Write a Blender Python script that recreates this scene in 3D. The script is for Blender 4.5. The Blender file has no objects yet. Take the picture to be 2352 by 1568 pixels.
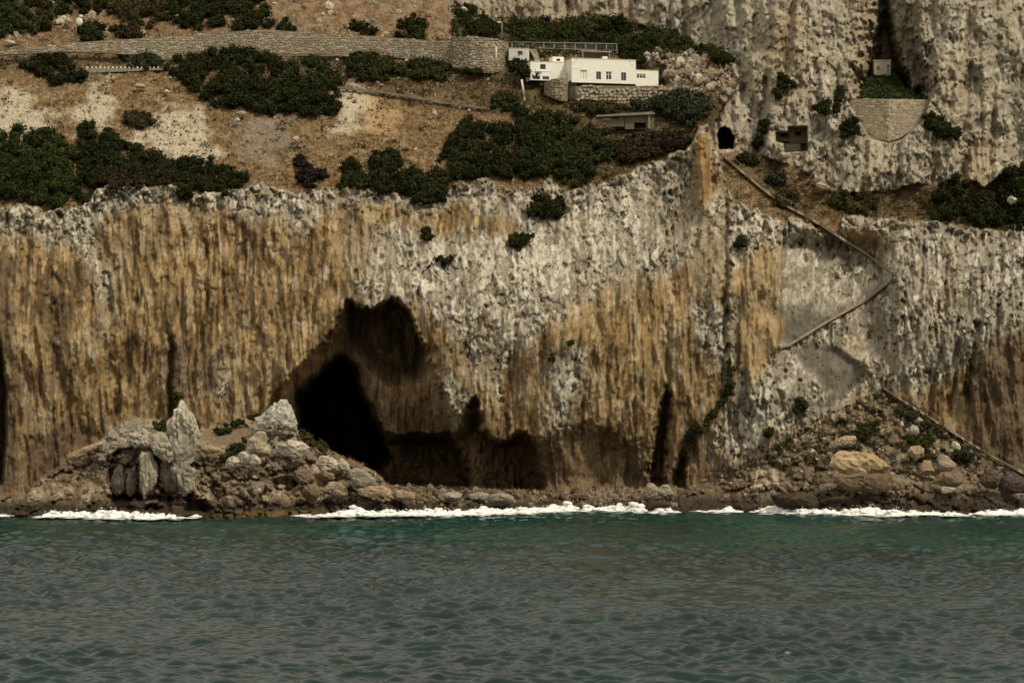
import bpy, bmesh, math, random
import numpy as np
from mathutils import Vector

# ------------------------------------------------------------------ camera, sky, sun, exposure
scene = bpy.context.scene
COL = scene.collection
S, D0, CX, YH, HC = 13.07, 420.0, 1176.0, 903.6, 20.0      # photo scale at the cliff, cliff distance, horizon row, eye height

cam_d = bpy.data.cameras.new("camera")
cam = bpy.data.objects.new("camera", cam_d)
COL.objects.link(cam)
cam.location = (0, 0, HC)
cam.rotation_euler = (math.radians(90), 0, 0)
cam_d.sensor_width = 36
cam_d.lens = 36 * D0 / (2352 / S)
cam_d.shift_y = (YH - 784) / 2352
cam_d.clip_start, cam_d.clip_end = 1, 20000
scene.camera = cam

SUN_EL, SUN_AZ = math.radians(52), math.radians(48)         # azimuth from straight behind the camera, plus = right
world = bpy.data.worlds.new("World")
scene.world = world
world.use_nodes = True
wn, wl = world.node_tree.nodes, world.node_tree.links
wn.clear()
sky = wn.new("ShaderNodeTexSky")
sky.sky_type = 'NISHITA'
sky.sun_disc = False
sky.sun_elevation = SUN_EL
sky.sun_rotation = math.radians(180) - SUN_AZ
sky.dust_density = 3.0
sky.ozone_density = 1.0
cloud = wn.new("ShaderNodeMix"); cloud.data_type = 'RGBA'    # an even veil of high cloud over the whole sky
cloud.inputs[0].default_value = 0.80
cloud.inputs[7].default_value = (8.3, 7.7, 6.5, 1)
bg = wn.new("ShaderNodeBackground")
bg.inputs["Strength"].default_value = 0.09
wo = wn.new("ShaderNodeOutputWorld")
wl.new(sky.outputs[0], cloud.inputs[6])
wl.new(cloud.outputs[2], bg.inputs["Color"])
wl.new(bg.outputs[0], wo.inputs[0])

sun_d = bpy.data.lights.new("sun", 'SUN')
sun_d.energy = 2.3
sun_d.angle = math.radians(10)
sun_d.color = (1.0, 0.90, 0.74)
sun = bpy.data.objects.new("sun", sun_d)
COL.objects.link(sun)
sdir = Vector((math.sin(SUN_AZ) * math.cos(SUN_EL), -math.cos(SUN_AZ) * math.cos(SUN_EL), math.sin(SUN_EL)))
sun.location = sdir * 400
sun.rotation_euler = (-sdir).to_track_quat('-Z', 'Y').to_euler()

vs = scene.view_settings
vs.view_transform = 'Standard'; vs.look = 'None'; vs.gamma = 1; vs.use_curve_mapping = False
vs.exposure = 0.36
scene.cycles.sample_clamp_direct = 3.0
scene.cycles.max_bounces = 5
scene.cycles.diffuse_bounces = 3
scene.cycles.glossy_bounces = 2

# ------------------------------------------------------------------ numeric helpers
F = np.float32
def hsh(ix, iy, seed):
    h = (ix.astype(np.int64) * 374761393 + iy.astype(np.int64) * 668265263 + seed * 974634777) & 0xFFFFFFFF
    h = ((h ^ (h >> 13)) * 1274126177) & 0xFFFFFFFF
    h = h ^ (h >> 16)
    return h

def perlin(x, y, seed=0):
    x = np.asarray(x, F); y = np.asarray(y, F)
    xi = np.floor(x); yi = np.floor(y)
    fx = x - xi; fy = y - yi
    ix = xi.astype(np.int64); iy = yi.astype(np.int64)
    u = fx * fx * fx * (fx * (fx * 6 - 15) + 10); v = fy * fy * fy * (fy * (fy * 6 - 15) + 10)
    def g(dx, dy):
        a = (hsh(ix + dx, iy + dy, seed) & 1023).astype(F) * F(2 * math.pi / 1024)
        return np.cos(a) * (fx - dx) + np.sin(a) * (fy - dy)
    n0 = g(0, 0); n1 = g(1, 0); n2 = g(0, 1); n3 = g(1, 1)
    return ((n0 + u * (n1 - n0)) * (1 - v) + (n2 + u * (n3 - n2)) * v) * F(1.5)

def fbm(x, y, seed=0, octs=4, gain=0.5, lac=2.0):
    a, s, o = 1.0, 0.0, 0.0
    for k in range(octs):
        o = o + a * perlin(x, y, seed + 17 * k); s += a
        x = x * lac; y = y * lac; a *= gain
    return o / s

def worley(x, y, seed=0):
    """distance to the nearest and second nearest cell point, and the nearest cell's random number"""
    x = np.asarray(x, F); y = np.asarray(y, F)
    xi = np.floor(x).astype(np.int64); yi = np.floor(y).astype(np.int64)
    f1 = np.full(x.shape, 9, F); f2 = np.full(x.shape, 9, F); idc = np.zeros(x.shape, F)
    for dx in (-1, 0, 1):
        for dy in (-1, 0, 1):
            h = hsh(xi + dx, yi + dy, seed)
            px = (h & 1023).astype(F) / 1023; py = ((h >> 10) & 1023).astype(F) / 1023
            d = np.hypot(xi + dx + px - x, yi + dy + py - y).astype(F)
            near = d < f1
            f2 = np.where(near, f1, np.minimum(f2, d))
            idc = np.where(near, ((h >> 20) & 1023).astype(F) / 1023, idc)
            f1 = np.where(near, d, f1)
    return f1, f2, idc

def sst(a, b, x):
    t = np.clip((x - a) / (b - a), 0, 1)
    return t * t * (3 - 2 * t)

def mix(a, b, t):
    return a + (b - a) * t

def sdf(poly, x, y):
    """signed distance to a polygon in photo units, positive inside"""
    p = np.asarray(poly, F); n = len(p)
    pad = 130
    x0, y0 = p.min(0) - pad; x1, y1 = p.max(0) + pad
    out = np.full(x.shape, -pad, F)
    m = (x >= x0) & (x <= x1) & (y >= y0) & (y <= y1)
    xs, ys = x[m], y[m]
    d = np.full(xs.shape, 1e9, F); ins = np.zeros(xs.shape, bool)
    for i in range(n):
        ax, ay = p[i]; bx, by = p[(i + 1) % n]
        ex, ey = bx - ax, by - ay
        t = np.clip(((xs - ax) * ex + (ys - ay) * ey) / max(ex * ex + ey * ey, 1e-6), 0, 1)
        d = np.minimum(d, (xs - ax - t * ex) ** 2 + (ys - ay - t * ey) ** 2)
        if ay != by:
            c = ((ay > ys) != (by > ys)) & (xs < ex * (ys - ay) / (by - ay) + ax)
            ins ^= c
    out[m] = np.where(ins, 1, -1) * np.sqrt(d)
    return out

def rbf(pts):
    """smooth surface through (x, y, depth) points"""
    p = np.asarray(pts, np.float64); q = p[:, :2] / 400.0
    def k(r): return r ** 1.5
    r = np.hypot(q[:, None, 0] - q[None, :, 0], q[:, None, 1] - q[None, :, 1])
    n = len(p)
    A = np.zeros((n + 3, n + 3)); A[:n, :n] = k(r) + np.eye(n) * 1e-4
    A[:n, n] = 1; A[:n, n + 1:n + 3] = q; A[n:, :n] = A[:n, n:].T
    w = np.linalg.solve(A, np.r_[p[:, 2], 0, 0, 0])
    def f(x, y):
        sh = x.shape; xs = x.ravel() / 400.0; ys = y.ravel() / 400.0
        o = w[n] + w[n + 1] * xs + w[n + 2] * ys
        for i in range(n):
            o = o + w[i] * k(np.hypot(xs - q[i, 0], ys - q[i, 1]))
        return o.reshape(sh).astype(F)
    return f

def P(px, py, d):
    return ((px - CX) / S * d / D0, d, HC - (py - YH) / S * d / D0)

def Pv(px, py, d):
    return Vector(P(px, py, d))

def pline(x, pts):
    a = np.asarray(pts, F)
    return np.interp(x, a[:, 0], a[:, 1]).astype(F)

# ------------------------------------------------------------------ object helpers
def tag(o, label=None, cat=None, group=None, kind=None):
    if label: o["label"] = label
    if cat: o["category"] = cat
    if group: o["group"] = group
    if kind: o["kind"] = kind
    return o

def mesh_np(name, verts, faces, mat, parent=None, smooth=True, cols=None):
    """verts (n,3) array, faces (m,k) array with k = 3 or 4"""
    v = np.asarray(verts, F); f = np.asarray(faces, np.int32)
    me = bpy.data.meshes.new(name)
    k = f.shape[1]
    me.vertices.add(len(v)); me.vertices.foreach_set("co", v.ravel())
    me.loops.add(f.size); me.loops.foreach_set("vertex_index", f.ravel())
    me.polygons.add(len(f)); me.polygons.foreach_set("loop_start", np.arange(0, f.size, k, dtype=np.int32))
    me.polygons.foreach_set("loop_total", np.full(len(f), k, np.int32))
    me.polygons.foreach_set("use_smooth", np.full(len(f), smooth, bool))
    if cols is not None:
        a = me.color_attributes.new("col", 'FLOAT_COLOR', 'POINT')
        c = np.ones((len(v), 4), F); c[:, :3] = cols
        a.data.foreach_set("color", c.ravel())
    me.update(calc_edges=True)
    me.materials.append(mat)
    o = bpy.data.objects.new(name, me)
    COL.objects.link(o)
    if parent: o.parent = parent
    return o

def empty(name, loc=(0, 0, 0), rz=0.0):
    o = bpy.data.objects.new(name, None)
    COL.objects.link(o)
    o.location = loc; o.rotation_euler = (0, 0, rz)
    o.empty_display_size = 0.5
    return o

# ------------------------------------------------------------------ materials
def new_mat(name):
    m = bpy.data.materials.new(name); m.use_nodes = True
    nt = m.node_tree
    return m, nt, nt.nodes["Principled BSDF"]

def noise_node(nt, scale, detail=4, rough=0.6, stretch=None):
    tc = nt.nodes.new("ShaderNodeTexCoord")
    n = nt.nodes.new("ShaderNodeTexNoise")
    n.inputs["Scale"].default_value = scale
    n.inputs["Detail"].default_value = detail
    n.inputs["Roughness"].default_value = rough
    if stretch:
        mp = nt.nodes.new("ShaderNodeMapping")
        mp.inputs["Scale"].default_value = stretch
        nt.links.new(tc.outputs["Object"], mp.inputs[0]); nt.links.new(mp.outputs[0], n.inputs["Vector"])
    else:
        nt.links.new(tc.outputs["Object"], n.inputs["Vector"])
    return n

def ramp(nt, src, lo, hi, a=0.3, b=0.7):
    r = nt.nodes.new("ShaderNodeMapRange")
    r.inputs["From Min"].default_value = a; r.inputs["From Max"].default_value = b
    r.inputs["To Min"].default_value = lo; r.inputs["To Max"].default_value = hi
    nt.links.new(src, r.inputs["Value"])
    return r.outputs[0]

def mulcol(nt, col, val):
    m = nt.nodes.new("ShaderNodeMix"); m.data_type = 'RGBA'; m.blend_type = 'MULTIPLY'
    m.inputs[0].default_value = 1
    c = nt.nodes.new("ShaderNodeCombineColor")
    for i in range(3): nt.links.new(val, c.inputs[i])
    if isinstance(col, tuple): m.inputs[6].default_value = (*col, 1)
    else: nt.links.new(col, m.inputs[6])
    nt.links.new(c.outputs[0], m.inputs[7])
    return m.outputs[2]

def bump(nt, bsdf, src, strength, dist):
    b = nt.nodes.new("ShaderNodeBump")
    b.inputs["Strength"].default_value = strength; b.inputs["Distance"].default_value = dist
    nt.links.new(src, b.inputs["Height"]); nt.links.new(b.outputs[0], bsdf.inputs["Normal"])

def attr_mat(name, lo=0.7, hi=1.3, scale=2.0, stretch=(1, 1, 1), bstr=0.6, bdist=0.25, rough=0.95):
    """colour carried by the mesh, grained with noise"""
    m, nt, b = new_mat(name)
    at = nt.nodes.new("ShaderNodeAttribute"); at.attribute_name = "col"
    n = noise_node(nt, scale, 5, 0.65, stretch)
    nt.links.new(mulcol(nt, at.outputs["Color"], ramp(nt, n.outputs[0], lo, hi)), b.inputs["Base Color"])
    b.inputs["Roughness"].default_value = rough
    b.inputs["Specular IOR Level"].default_value = 0.15
    bump(nt, b, n.outputs[0], bstr, bdist)
    return m

def plain_mat(name, col, lo=0.85, hi=1.12, scale=3.0, rough=0.8, bstr=0.2, bdist=0.05, spec=0.3, stretch=None):
    m, nt, b = new_mat(name)
    n = noise_node(nt, scale, 4, 0.6, stretch)
    nt.links.new(mulcol(nt, col, ramp(nt, n.outputs[0], lo, hi)), b.inputs["Base Color"])
    b.inputs["Roughness"].default_value = rough
    b.inputs["Specular IOR Level"].default_value = spec
    if bstr: bump(nt, b, n.outputs[0], bstr, bdist)
    return m
# ------------------------------------------------------------------ terrain: one depth field, cut into named pieces
xs_ = np.concatenate([np.arange(-1900, -110, 45), np.arange(-110, 2462, 2.2), np.arange(2462, 4300, 45)]).astype(F)
ys_ = np.concatenate([np.arange(-400, -40, 30), np.arange(-40, 1205, 2.3), np.arange(1205, 1262, 6)]).astype(F)
GX, GY = np.meshgrid(xs_, ys_)

RIM = [(-1900, 480), (0, 476), (60, 470), (105, 482), (150, 484), (195, 470), (228, 432), (330, 424), (420, 430), (455, 446), (520, 438), (600, 422),
       (660, 440), (690, 446), (745, 430), (830, 438), (900, 442), (950, 458), (1000, 462), (1040, 432), (1110, 412), (1160, 430), (1220, 438), (1262, 408),
       (1300, 438), (1400, 416), (1440, 398), (1500, 372), (1560, 352), (1590, 330), (1606, 290), (1625, 286), (1650, 360), (1672, 430), (1690, 468), (1740, 482), (1790, 507), (1820, 500), (1860, 514),
       (1900, 546), (1926, 562), (1934, 504), (1960, 498), (2085, 506), (2150, 508), (2200, 520), (2300, 532), (2352, 520), (4300, 540)]

cliff_f = rbf([(-900, 1100, 424), (-900, 500, 440), (-300, 1100, 420), (-300, 800, 424), (-300, 480, 436),
    (0, 1100, 421), (0, 800, 425), (0, 490, 436), (120, 1000, 426), (200, 1000, 428), (200, 700, 431), (200, 480, 439), (450, 950, 431), (450, 700, 432), (450, 450, 441),
    (640, 890, 430), (650, 650, 434), (680, 450, 442), (790, 700, 429), (840, 560, 434), (900, 470, 442), (880, 660, 424), (1000, 700, 421), (1000, 560, 431), (1100, 560, 431),
    (1100, 470, 441), (1100, 850, 418), (1200, 800, 416), (1200, 650, 423), (1250, 450, 441), (1150, 980, 414), (1300, 1000, 416), (1400, 800, 419), (1400, 600, 428),
    (1450, 450, 442), (1400, 1110, 419), (1550, 900, 421), (1550, 650, 428), (1600, 450, 440), (1620, 300, 446), (1700, 700, 425), (1700, 500, 437), (1760, 900, 421), (1650, 1080, 421),
    (1790, 600, 427), (1950, 650, 437), (2050, 640, 434), (2150, 700, 427), (2250, 800, 422), (2352, 900, 424), (2352, 600, 431), (2100, 520, 443),
    (2300, 530, 442), (2000, 900, 427), (1900, 980, 424), (2200, 1000, 423), (2400, 1080, 423), (2800, 900, 430), (2800, 520, 446), (3600, 900, 440), (3600, 520, 458)])
hill_f = rbf([(-900, 480, 440), (-900, 100, 500), (0, 480, 441), (0, 300, 459), (0, 122, 483), (0, 60, 496), (300, 430, 446), (300, 200, 471), (300, 60, 496), (600, 430, 445), (600, 300, 459),
    (600, 120, 482), (600, 60, 494), (900, 450, 444), (900, 300, 460), (900, 150, 479), (900, 60, 496), (1200, 430, 445), (1200, 250, 465), (1200, 120, 483), (1200, 45, 505),
    (1500, 370, 449), (1500, 250, 461), (1500, 120, 485), (1500, 60, 496), (1650, 300, 455), (1680, 200, 465), (1680, 440, 444), (1800, 450, 449), (1850, 545, 440), (2000, 470, 448), (2200, 480, 447),
    (2352, 450, 450), (2352, 525, 444), (1960, 505, 444), (2050, 640, 435), (2000, 600, 438), (0, 0, 508), (600, 0, 508), (1000, 0, 512), (2900, 500, 450), (-900, 0, 515), (0, -40, 518), (900, -40, 522)])
upper_f = rbf([(1045, 0, 512), (1300, 30, 504), (1300, -40, 510), (1450, 50, 497), (1560, 75, 489), (1700, 110, 470), (1700, 200, 464), (1680, 320, 456), (1800, 330, 452), (1800, 200, 457),
    (1850, 50, 464), (1900, 380, 450), (2000, 420, 449), (2100, 410, 449), (2200, 350, 450), (2300, 390, 449), (1960, 240, 457), (2150, 240, 456), (1950, 100, 463), (2150, 100, 463),
    (2250, 150, 457), (2352, 200, 457), (2352, 0, 466), (2250, 0, 466), (1800, -40, 470), (2600, 300, 454), (2600, -40, 470), (3200, 300, 470), (3200, -40, 486), (1600, -40, 492)])

CAVE = [(596, 985), (625, 905), (660, 870), (705, 826), (762, 756), (800, 694), (818, 704), (834, 712), (856, 709), (872, 702), (900, 690), (917, 689), (937, 712), (955, 762), (985, 815),
        (1012, 888), (1035, 930), (1060, 962), (1093, 905), (1100, 950), (1108, 985), (1135, 1010), (1160, 1016), (1200, 992), (1222, 1000), (1235, 1060), (1250, 1122), (900, 1122), (850, 1070), (740, 1020), (690, 990)]
CHIMNEY = [(806, 686), (850, 680), (862, 672), (930, 664), (962, 700), (985, 800), (965, 850), (905, 860), (852, 822), (818, 770)]
CORE = [(696, 915), (742, 868), (782, 832), (803, 855), (808, 900), (838, 945), (860, 1000), (876, 1050), (850, 1078), (790, 1040), (735, 1015), (698, 975)]
LOWBAND = [(840, 985), (900, 1004), (1035, 1004), (1062, 1045), (1085, 1122), (880, 1122), (850, 1080)]
LOWHOLE = [(1035, 1006), (1075, 990), (1092, 950), (1110, 990), (1140, 1016), (1175, 1014), (1200, 1000), (1215, 1040), (1240, 1118), (1060, 1118)]
SLOT_A = [(1494, 1116), (1499, 1045), (1512, 970), (1530, 890), (1541, 900), (1530, 1000), (1527, 1116)]
SLOT_B = [(1543, 1116), (1557, 1060), (1570, 1040), (1578, 1046), (1568, 1116)]
SLOT_C = [(2212, 905), (2226, 820), (2240, 740), (2252, 742), (2242, 850), (2226, 930)]
EDGE_CAVE = [(-150, 640), (-10, 740), (6, 800), (16, 900), (14, 1010), (6, 1110), (-150, 1130)]
NOTCH = [(2016, -1100), (2014, -40), (2008, 60), (1992, 150), (1972, 228), (2132, 229), (2090, 185), (2066, 120), (2048, 20), (2050, -1100)]
NOTCH_WIDE = [(1990, -1100), (1985, 0), (1968, 120), (1950, 229), (2148, 229), (2140, 140), (2110, 60), (2080, -40), (2080, -1100)]
LAWN = [(1988, 172), (2012, 168), (2056, 163), (2078, 200), (2132, 229), (1970, 228)]
UPPER = [(1035, -1100), (1045, 0), (1072, 30), (1150, 40), (1300, 42), (1385, 36), (1440, 56), (1500, 64), (1560, 84), (1620, 108), (1672, 132), (1700, 190), (1668, 232), (1648, 262), (1642, 290), (1642, 346), (1690, 350),
         (1722, 350), (1780, 368), (1850, 392), (1900, 424), (1950, 444), (2030, 440), (2100, 424), (2200, 412), (2262, 428), (2300, 402), (2352, 385), (2500, 390), (4400, 420), (4400, -1100)]
PROM = [(-120, 1200), (-40, 1178), (55, 1150), (70, 1112), (150, 1062), (228, 1010), (265, 978), (308, 958), (350, 962), (385, 972), (440, 985), (470, 986), (510, 978), (575, 962), (610, 985), (690, 992),
        (740, 1030), (800, 1062), (862, 1082), (905, 1132), (945, 1165), (960, 1262), (-120, 1262)]
TALUS = [(1560, 1140), (1640, 1085), (1720, 1052), (1790, 1010), (1880, 960), (1960, 925), (2028, 888), (2050, 896), (2130, 955), (2250, 1040), (2352, 1084), (2480, 1140), (2900, 1262), (1500, 1262)]
SHORE = [(-1900, 1130), (55, 1135), (860, 1108), (900, 1112), (1200, 1124), (1480, 1124), (1560, 1120), (1650, 1118), (1760, 1112), (2352, 1130), (4300, 1140)]
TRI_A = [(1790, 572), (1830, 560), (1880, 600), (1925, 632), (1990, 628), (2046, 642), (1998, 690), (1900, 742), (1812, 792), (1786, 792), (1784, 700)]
TRI_B = [(1806, 802), (1870, 790), (1920, 800), (1986, 842), (1978, 880), (1950, 905), (1900, 935), (1905, 905), (1868, 862)]
TRI_C = [(1930, 496), (2100, 500), (2080, 560), (2062, 622), (1998, 588), (1944, 548)]

prom_f = rbf([(-100, 1100, 416), (-100, 1190, 392), (60, 1140, 400), (100, 1185, 389), (300, 1140, 393), (300, 1186, 387), (500, 1184, 389), (500, 1140, 396), (700, 1180, 394), (700, 1140, 399),
    (880, 1150, 398), (940, 1170, 400), (300, 975, 413), (390, 965, 410), (480, 985, 417), (560, 975, 420), (690, 1000, 414), (500, 1030, 407), (600, 1060, 401), (800, 1080, 406), (250, 1040, 402),
    (330, 1030, 396), (150, 1080, 410), (300, 1262, 380), (700, 1262, 382), (-100, 1262, 382), (950, 1262, 390)])
talus_f = rbf([(2030, 885, 427), (1800, 1005, 423), (1930, 950, 422), (2000, 1050, 411), (2200, 1075, 412), (2352, 1100, 411), (1880, 1110, 409), (2100, 1125, 402), (2300, 1140, 402), (2000, 1165, 398), (2200, 1165, 398),
    (1650, 1110, 421), (1700, 1165, 407), (1560, 1150, 414), (2150, 985, 420), (2260, 1050, 418), (1500, 1262, 396), (2000, 1262, 388), (2352, 1262, 390), (2900, 1200, 404)])
shore_f = rbf([(-1900, 1130, 430), (-1900, 1262, 398), (0, 1135, 410), (0, 1262, 386), (900, 1108, 423), (900, 1170, 403), (900, 1262, 392), (1200, 1122, 423), (1200, 1170, 404.5), (1200, 1262, 395), (1500, 1122, 424), (1500, 1166, 406),
    (1500, 1262, 396), (1700, 1262, 396), (2352, 1262, 394), (2352, 1130, 420), (2352, 1168, 407), (4300, 1140, 450), (4300, 1262, 420), (1650, 1118, 424), (1650, 1166, 408)])

X, Y = GX, GY
inner = (X > -140) & (X < 2500) & (Y > -60)
jag = fbm(X / 26, Y / 34, 3, 4) * 16 + perlin(X / 7, Y / 11, 8) * 4
# base fields
d_hill = hill_f(X, Y) + np.maximum(-40 - Y, 0) * 0.16
d_cliff = cliff_f(X, Y)
d_up = upper_f(X, np.maximum(Y, -60)) + np.maximum(-60 - Y, 0) * 0.09
rim = pline(X, RIM)
m_cliff = sst(-2.5, 2.5, Y - rim + jag * 0.75 + perlin(X / 16, Y * 0 + 2, 7) * 7)
s_up = sdf(UPPER, X, Y)
s_up = np.where(Y < -60, np.where(X > 1045, 60, -60), s_up)
m_up = sst(-2.5, 2.5, s_up + jag * 0.6)

# ---- rock relief: flutes run down the face, pits and knobs on the weathered limestone
warp = fbm(X / 150, Y / 520, 5, 2) * 22 + perlin(X / 30, Y / 140, 6) * 2.5
XW = X + warp
butt = fbm(XW / 120, Y / 420, 11, 3)                              # broad buttresses
def rdg(x, y, seed): return 1 - 2.2 * np.abs(perlin(x, y, seed))
XJ = XW + jag * 0.22 + perlin(X / 5, Y / 9, 9) * 1.6
rib = 0.55 * fbm(XJ / 30, Y / 115, 12, 4) + 0.28 * rdg(XJ / 36 + 0.4 * perlin(X / 50, Y / 60, 16), Y / 130, 17)
cr1, cr2, crid = worley((X + jag * 1.2) / 24, (Y + jag) / 30, 27)
crag = np.clip(cr2 - cr1, 0, 0.5) * 2
flute = 0.5 * fbm(XJ / 14, Y / 95, 13, 3) + 0.36 * rdg(XJ / 17, Y / 120, 18)
fine = perlin(X / 5.5, Y / 28, 14)
lump = fbm(X / 18, Y / 26, 15, 4)
wq = fbm(X / 22, Y / 30, 23, 3)
w1, w2, wid = worley((X + wq * 13 + warp * 0.3) / 11.0, (Y + fbm(X / 20, Y / 26, 24, 2) * 22) / 31.0, 21)
knob = np.clip(w2 - w1, 0, 0.6) / 0.6                               # 0 in the joints between knobs
rough_m = sst(-0.35, 0.35, fbm(X / 95, Y / 70, 26, 3))              # knobbly patches alternate with plainer ones
pit1, _p2, pid = worley((X + wq * 8) / 23, (Y + wq * 12) / 27, 33)
pit = (1 - sst(0.05 + 0.12 * pid, 0.14 + 0.17 * pid, pit1)) * (pid > 0.5) * sst(-0.15, 0.3, fbm(X / 75, Y / 75, 34, 2))

# ---- where the limestone is weathered grey, elsewhere it is ochre flowstone
GREY = [
    [(-300, 400), (-300, 560), (0, 545), (60, 530), (110, 560), (190, 575), (215, 640), (245, 690), (258, 640), (225, 560), (240, 490), (330, 470), (450, 480), (560, 490), (640, 500), (690, 540), (740, 470), (830, 470), (850, 430), (850, 380)],
    [(870, 540), (905, 515), (1000, 540), (1100, 540), (1180, 525), (1100, 470), (1030, 440), (1110, 400), (1260, 400), (1400, 400), (1500, 365), (1600, 360), (1600, 440), (1690, 460), (1660, 540), (1600, 590), (1500, 640), (1400, 650),
     (1330, 700), (1240, 760), (1180, 830), (1130, 900), (1100, 900), (1060, 830), (1050, 760), (1000, 730), (940, 690), (880, 690), (830, 705), (815, 670), (840, 600)],
    [(1665, 470), (1740, 470), (1800, 510), (1830, 560), (1790, 590), (1750, 560), (1715, 600), (1665, 640), (1650, 560)],
    [(1780, 480), (1900, 540), (1990, 590), (2090, 500), (2200, 510), (2352, 520), (4400, 500), (4400, 760), (2352, 740), (2270, 800), (2230, 830), (2160, 880), (2080, 900), (2000, 900), (1900, 990), (1760, 1010), (1740, 1040), (1640, 1060), (1640, 960), (1700, 880), (1790, 800), (1790, 600)],
    [(1580, 720), (1620, 650), (1650, 700), (1700, 690), (1690, 800), (1660, 850), (1600, 800)],
    [(1255, 850), (1320, 790), (1345, 800), (1330, 900), (1290, 980), (1250, 960)],
    [(1010, 850), (1060, 870), (1075, 960), (1040, 985), (1010, 930)],
    [(490, 850), (520, 830), (528, 900), (500, 930)],
]
s_grey = np.full(X.shape, -130, F)
for g in GREY: s_grey = np.maximum(s_grey, sdf(g, X, Y))
m_grey = sst(-24, 24, s_grey + fbm(X / 40, Y / 90, 41, 4) * 40 + fbm(X / 12, Y / 80, 42, 3) * 34)
m_grey = np.where(m_up > 0.5, np.maximum(m_grey, 0.85), m_grey)
ochre_lines = [(1800, 0, 40), (1985, 0, 26), (2240, 330, 34)]
amp_g = m_grey
cleft = np.zeros(X.shape, F)
for cx0, cy0, cx1, cy1, cw, cdp in ((392, 770, 388, 985, 7, 3.5), (112, 620, 128, 880, 9, 2.2), (744, 470, 738, 620, 6, 2.0), (1668, 480, 1662, 900, 7, 3.5), (1476, 540, 1470, 660, 6, 1.8), (250, 640, 262, 960, 8, 1.6),
        (560, 520, 548, 760, 7, 1.6), (470, 560, 480, 800, 6, 1.5), (1350, 820, 1330, 1000, 7, 1.8), (1545, 600, 1530, 900, 7, 2.2), (1170, 820, 1160, 1000, 6, 2.0), (2120, 560, 2105, 820, 6, 2.2), (2172, 600, 2160, 860, 6, 2.5), (2300, 560, 2290, 760, 6, 2.2), (2205, 780, 2180, 960, 6, 2.5),
        (1758, 180, 1742, 350, 8, 4.0), (1872, 60, 1880, 262, 7, 2.6), (1924, 150, 1918, 262, 6, 3.0), (2232, -40, 2215, 430, 12, 3.4), (2292, 120, 2270, 430, 9, 2.6), (1442, -60, 1452, 66, 9, 4.0), (1690, -60, 1704, 220, 12, 4.0), (1820, -60, 1812, 180, 8, 2.6), (1560, -60, 1575, 90, 8, 2.6), (1300, -60, 1306, 40, 8, 2.4), (2150, 300, 2140, 430, 7, 2.4), (2060, 330, 2070, 430, 6, 2.2), (1990, 330, 1980, 440, 6, 2.0)):
    tt_ = np.clip((Y - cy0) / (cy1 - cy0), -0.2, 1.2)
    xl = cx0 + (cx1 - cx0) * tt_ + fbm(Y / 60, Y * 0 + cx0, 98, 3) * 14 + perlin(Y / 13, Y * 0 + cx0, 99) * 3
    cleft = np.maximum(cleft, cdp * np.exp(-((X - xl) / cw) ** 2) * sst(-0.15, 0.1, tt_) * sst(1.15, 0.9, tt_))
rel = -butt * 3.8 - rib * mix(2.6, 1.9, amp_g) + cleft * 0.7 - flute * mix(1.35, 0.6, amp_g) - fine * mix(0.2, 0.14, amp_g)
rel = rel - amp_g * (rough_m * 0.8 + 0.2) * ((knob - 0.5) * 0.85 + (wid - 0.5) * 1.1 + lump * 1.0) - (1 - amp_g) * lump * 0.4
rel = rel + pit * mix(0.2, 0.6, amp_g)
ledge = perlin(X / 70 + 5, (Y + fbm(X / 40, Y / 60, 50, 3) * 60) / 40, 51)
rel = rel + np.clip(ledge - 0.3, 0, 1) * 0.9
fin_m = sst(-30, 30, sdf([(2060, 500), (2500, 510), (4300, 520), (4300, 900), (2400, 880), (2240, 900), (2110, 880), (2050, 780), (2075, 640)], X, Y) + jag)
rel = rel - fin_m * (rdg(XJ / 15, Y / 95, 28) * 0.7 + rdg(XJ / 9 + 4, Y / 60, 29) * 0.25)
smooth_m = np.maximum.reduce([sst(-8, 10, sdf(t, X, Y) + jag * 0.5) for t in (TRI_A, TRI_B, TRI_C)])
face_l = sst(-4, 4, sdf([(1712, 590), (1760, 560), (1796, 560), (1784, 800), (1720, 905), (1705, 760)], X, Y))
rel = rel * (1 - 0.82 * smooth_m)
# the rim breaks into pinnacles
rimb = np.exp(-np.clip((Y - rim) / 55, 0, 9))
rel = rel - rimb * (lump * 2.0 + (crag - 0.5) * 1.4 + (crid - 0.5) * 2.0) * (Y > rim - 20)
m_grey = np.maximum(m_grey, sst(0.45, 0.75, rimb + fbm(X / 14, Y / 40, 44, 3) * 0.3) * (Y > rim - 20) * 0.9)
amp_g = m_grey
# recess right of the ochre buttress edge, planes of the chutes
step = sst(-4, 4, X - (1796 - np.clip((Y - 700) / 100, 0, 1) * 10)) * sst(520, 570, Y) * (1 - sst(780, 850, Y)) * (1 - sst(1990, 2070, X))
d_cliff = d_cliff + step * 7.0
d_cliff = d_cliff + sst(-10, 14, sdf(TRI_B, X, Y)) * 3.0
ridge = np.exp(-((X - 1612) / 17) ** 2) * sst(270, 330, Y) * (1 - sst(440, 520, Y))
d_cliff = d_cliff - ridge * 4
d_c = d_cliff + rel

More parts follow.
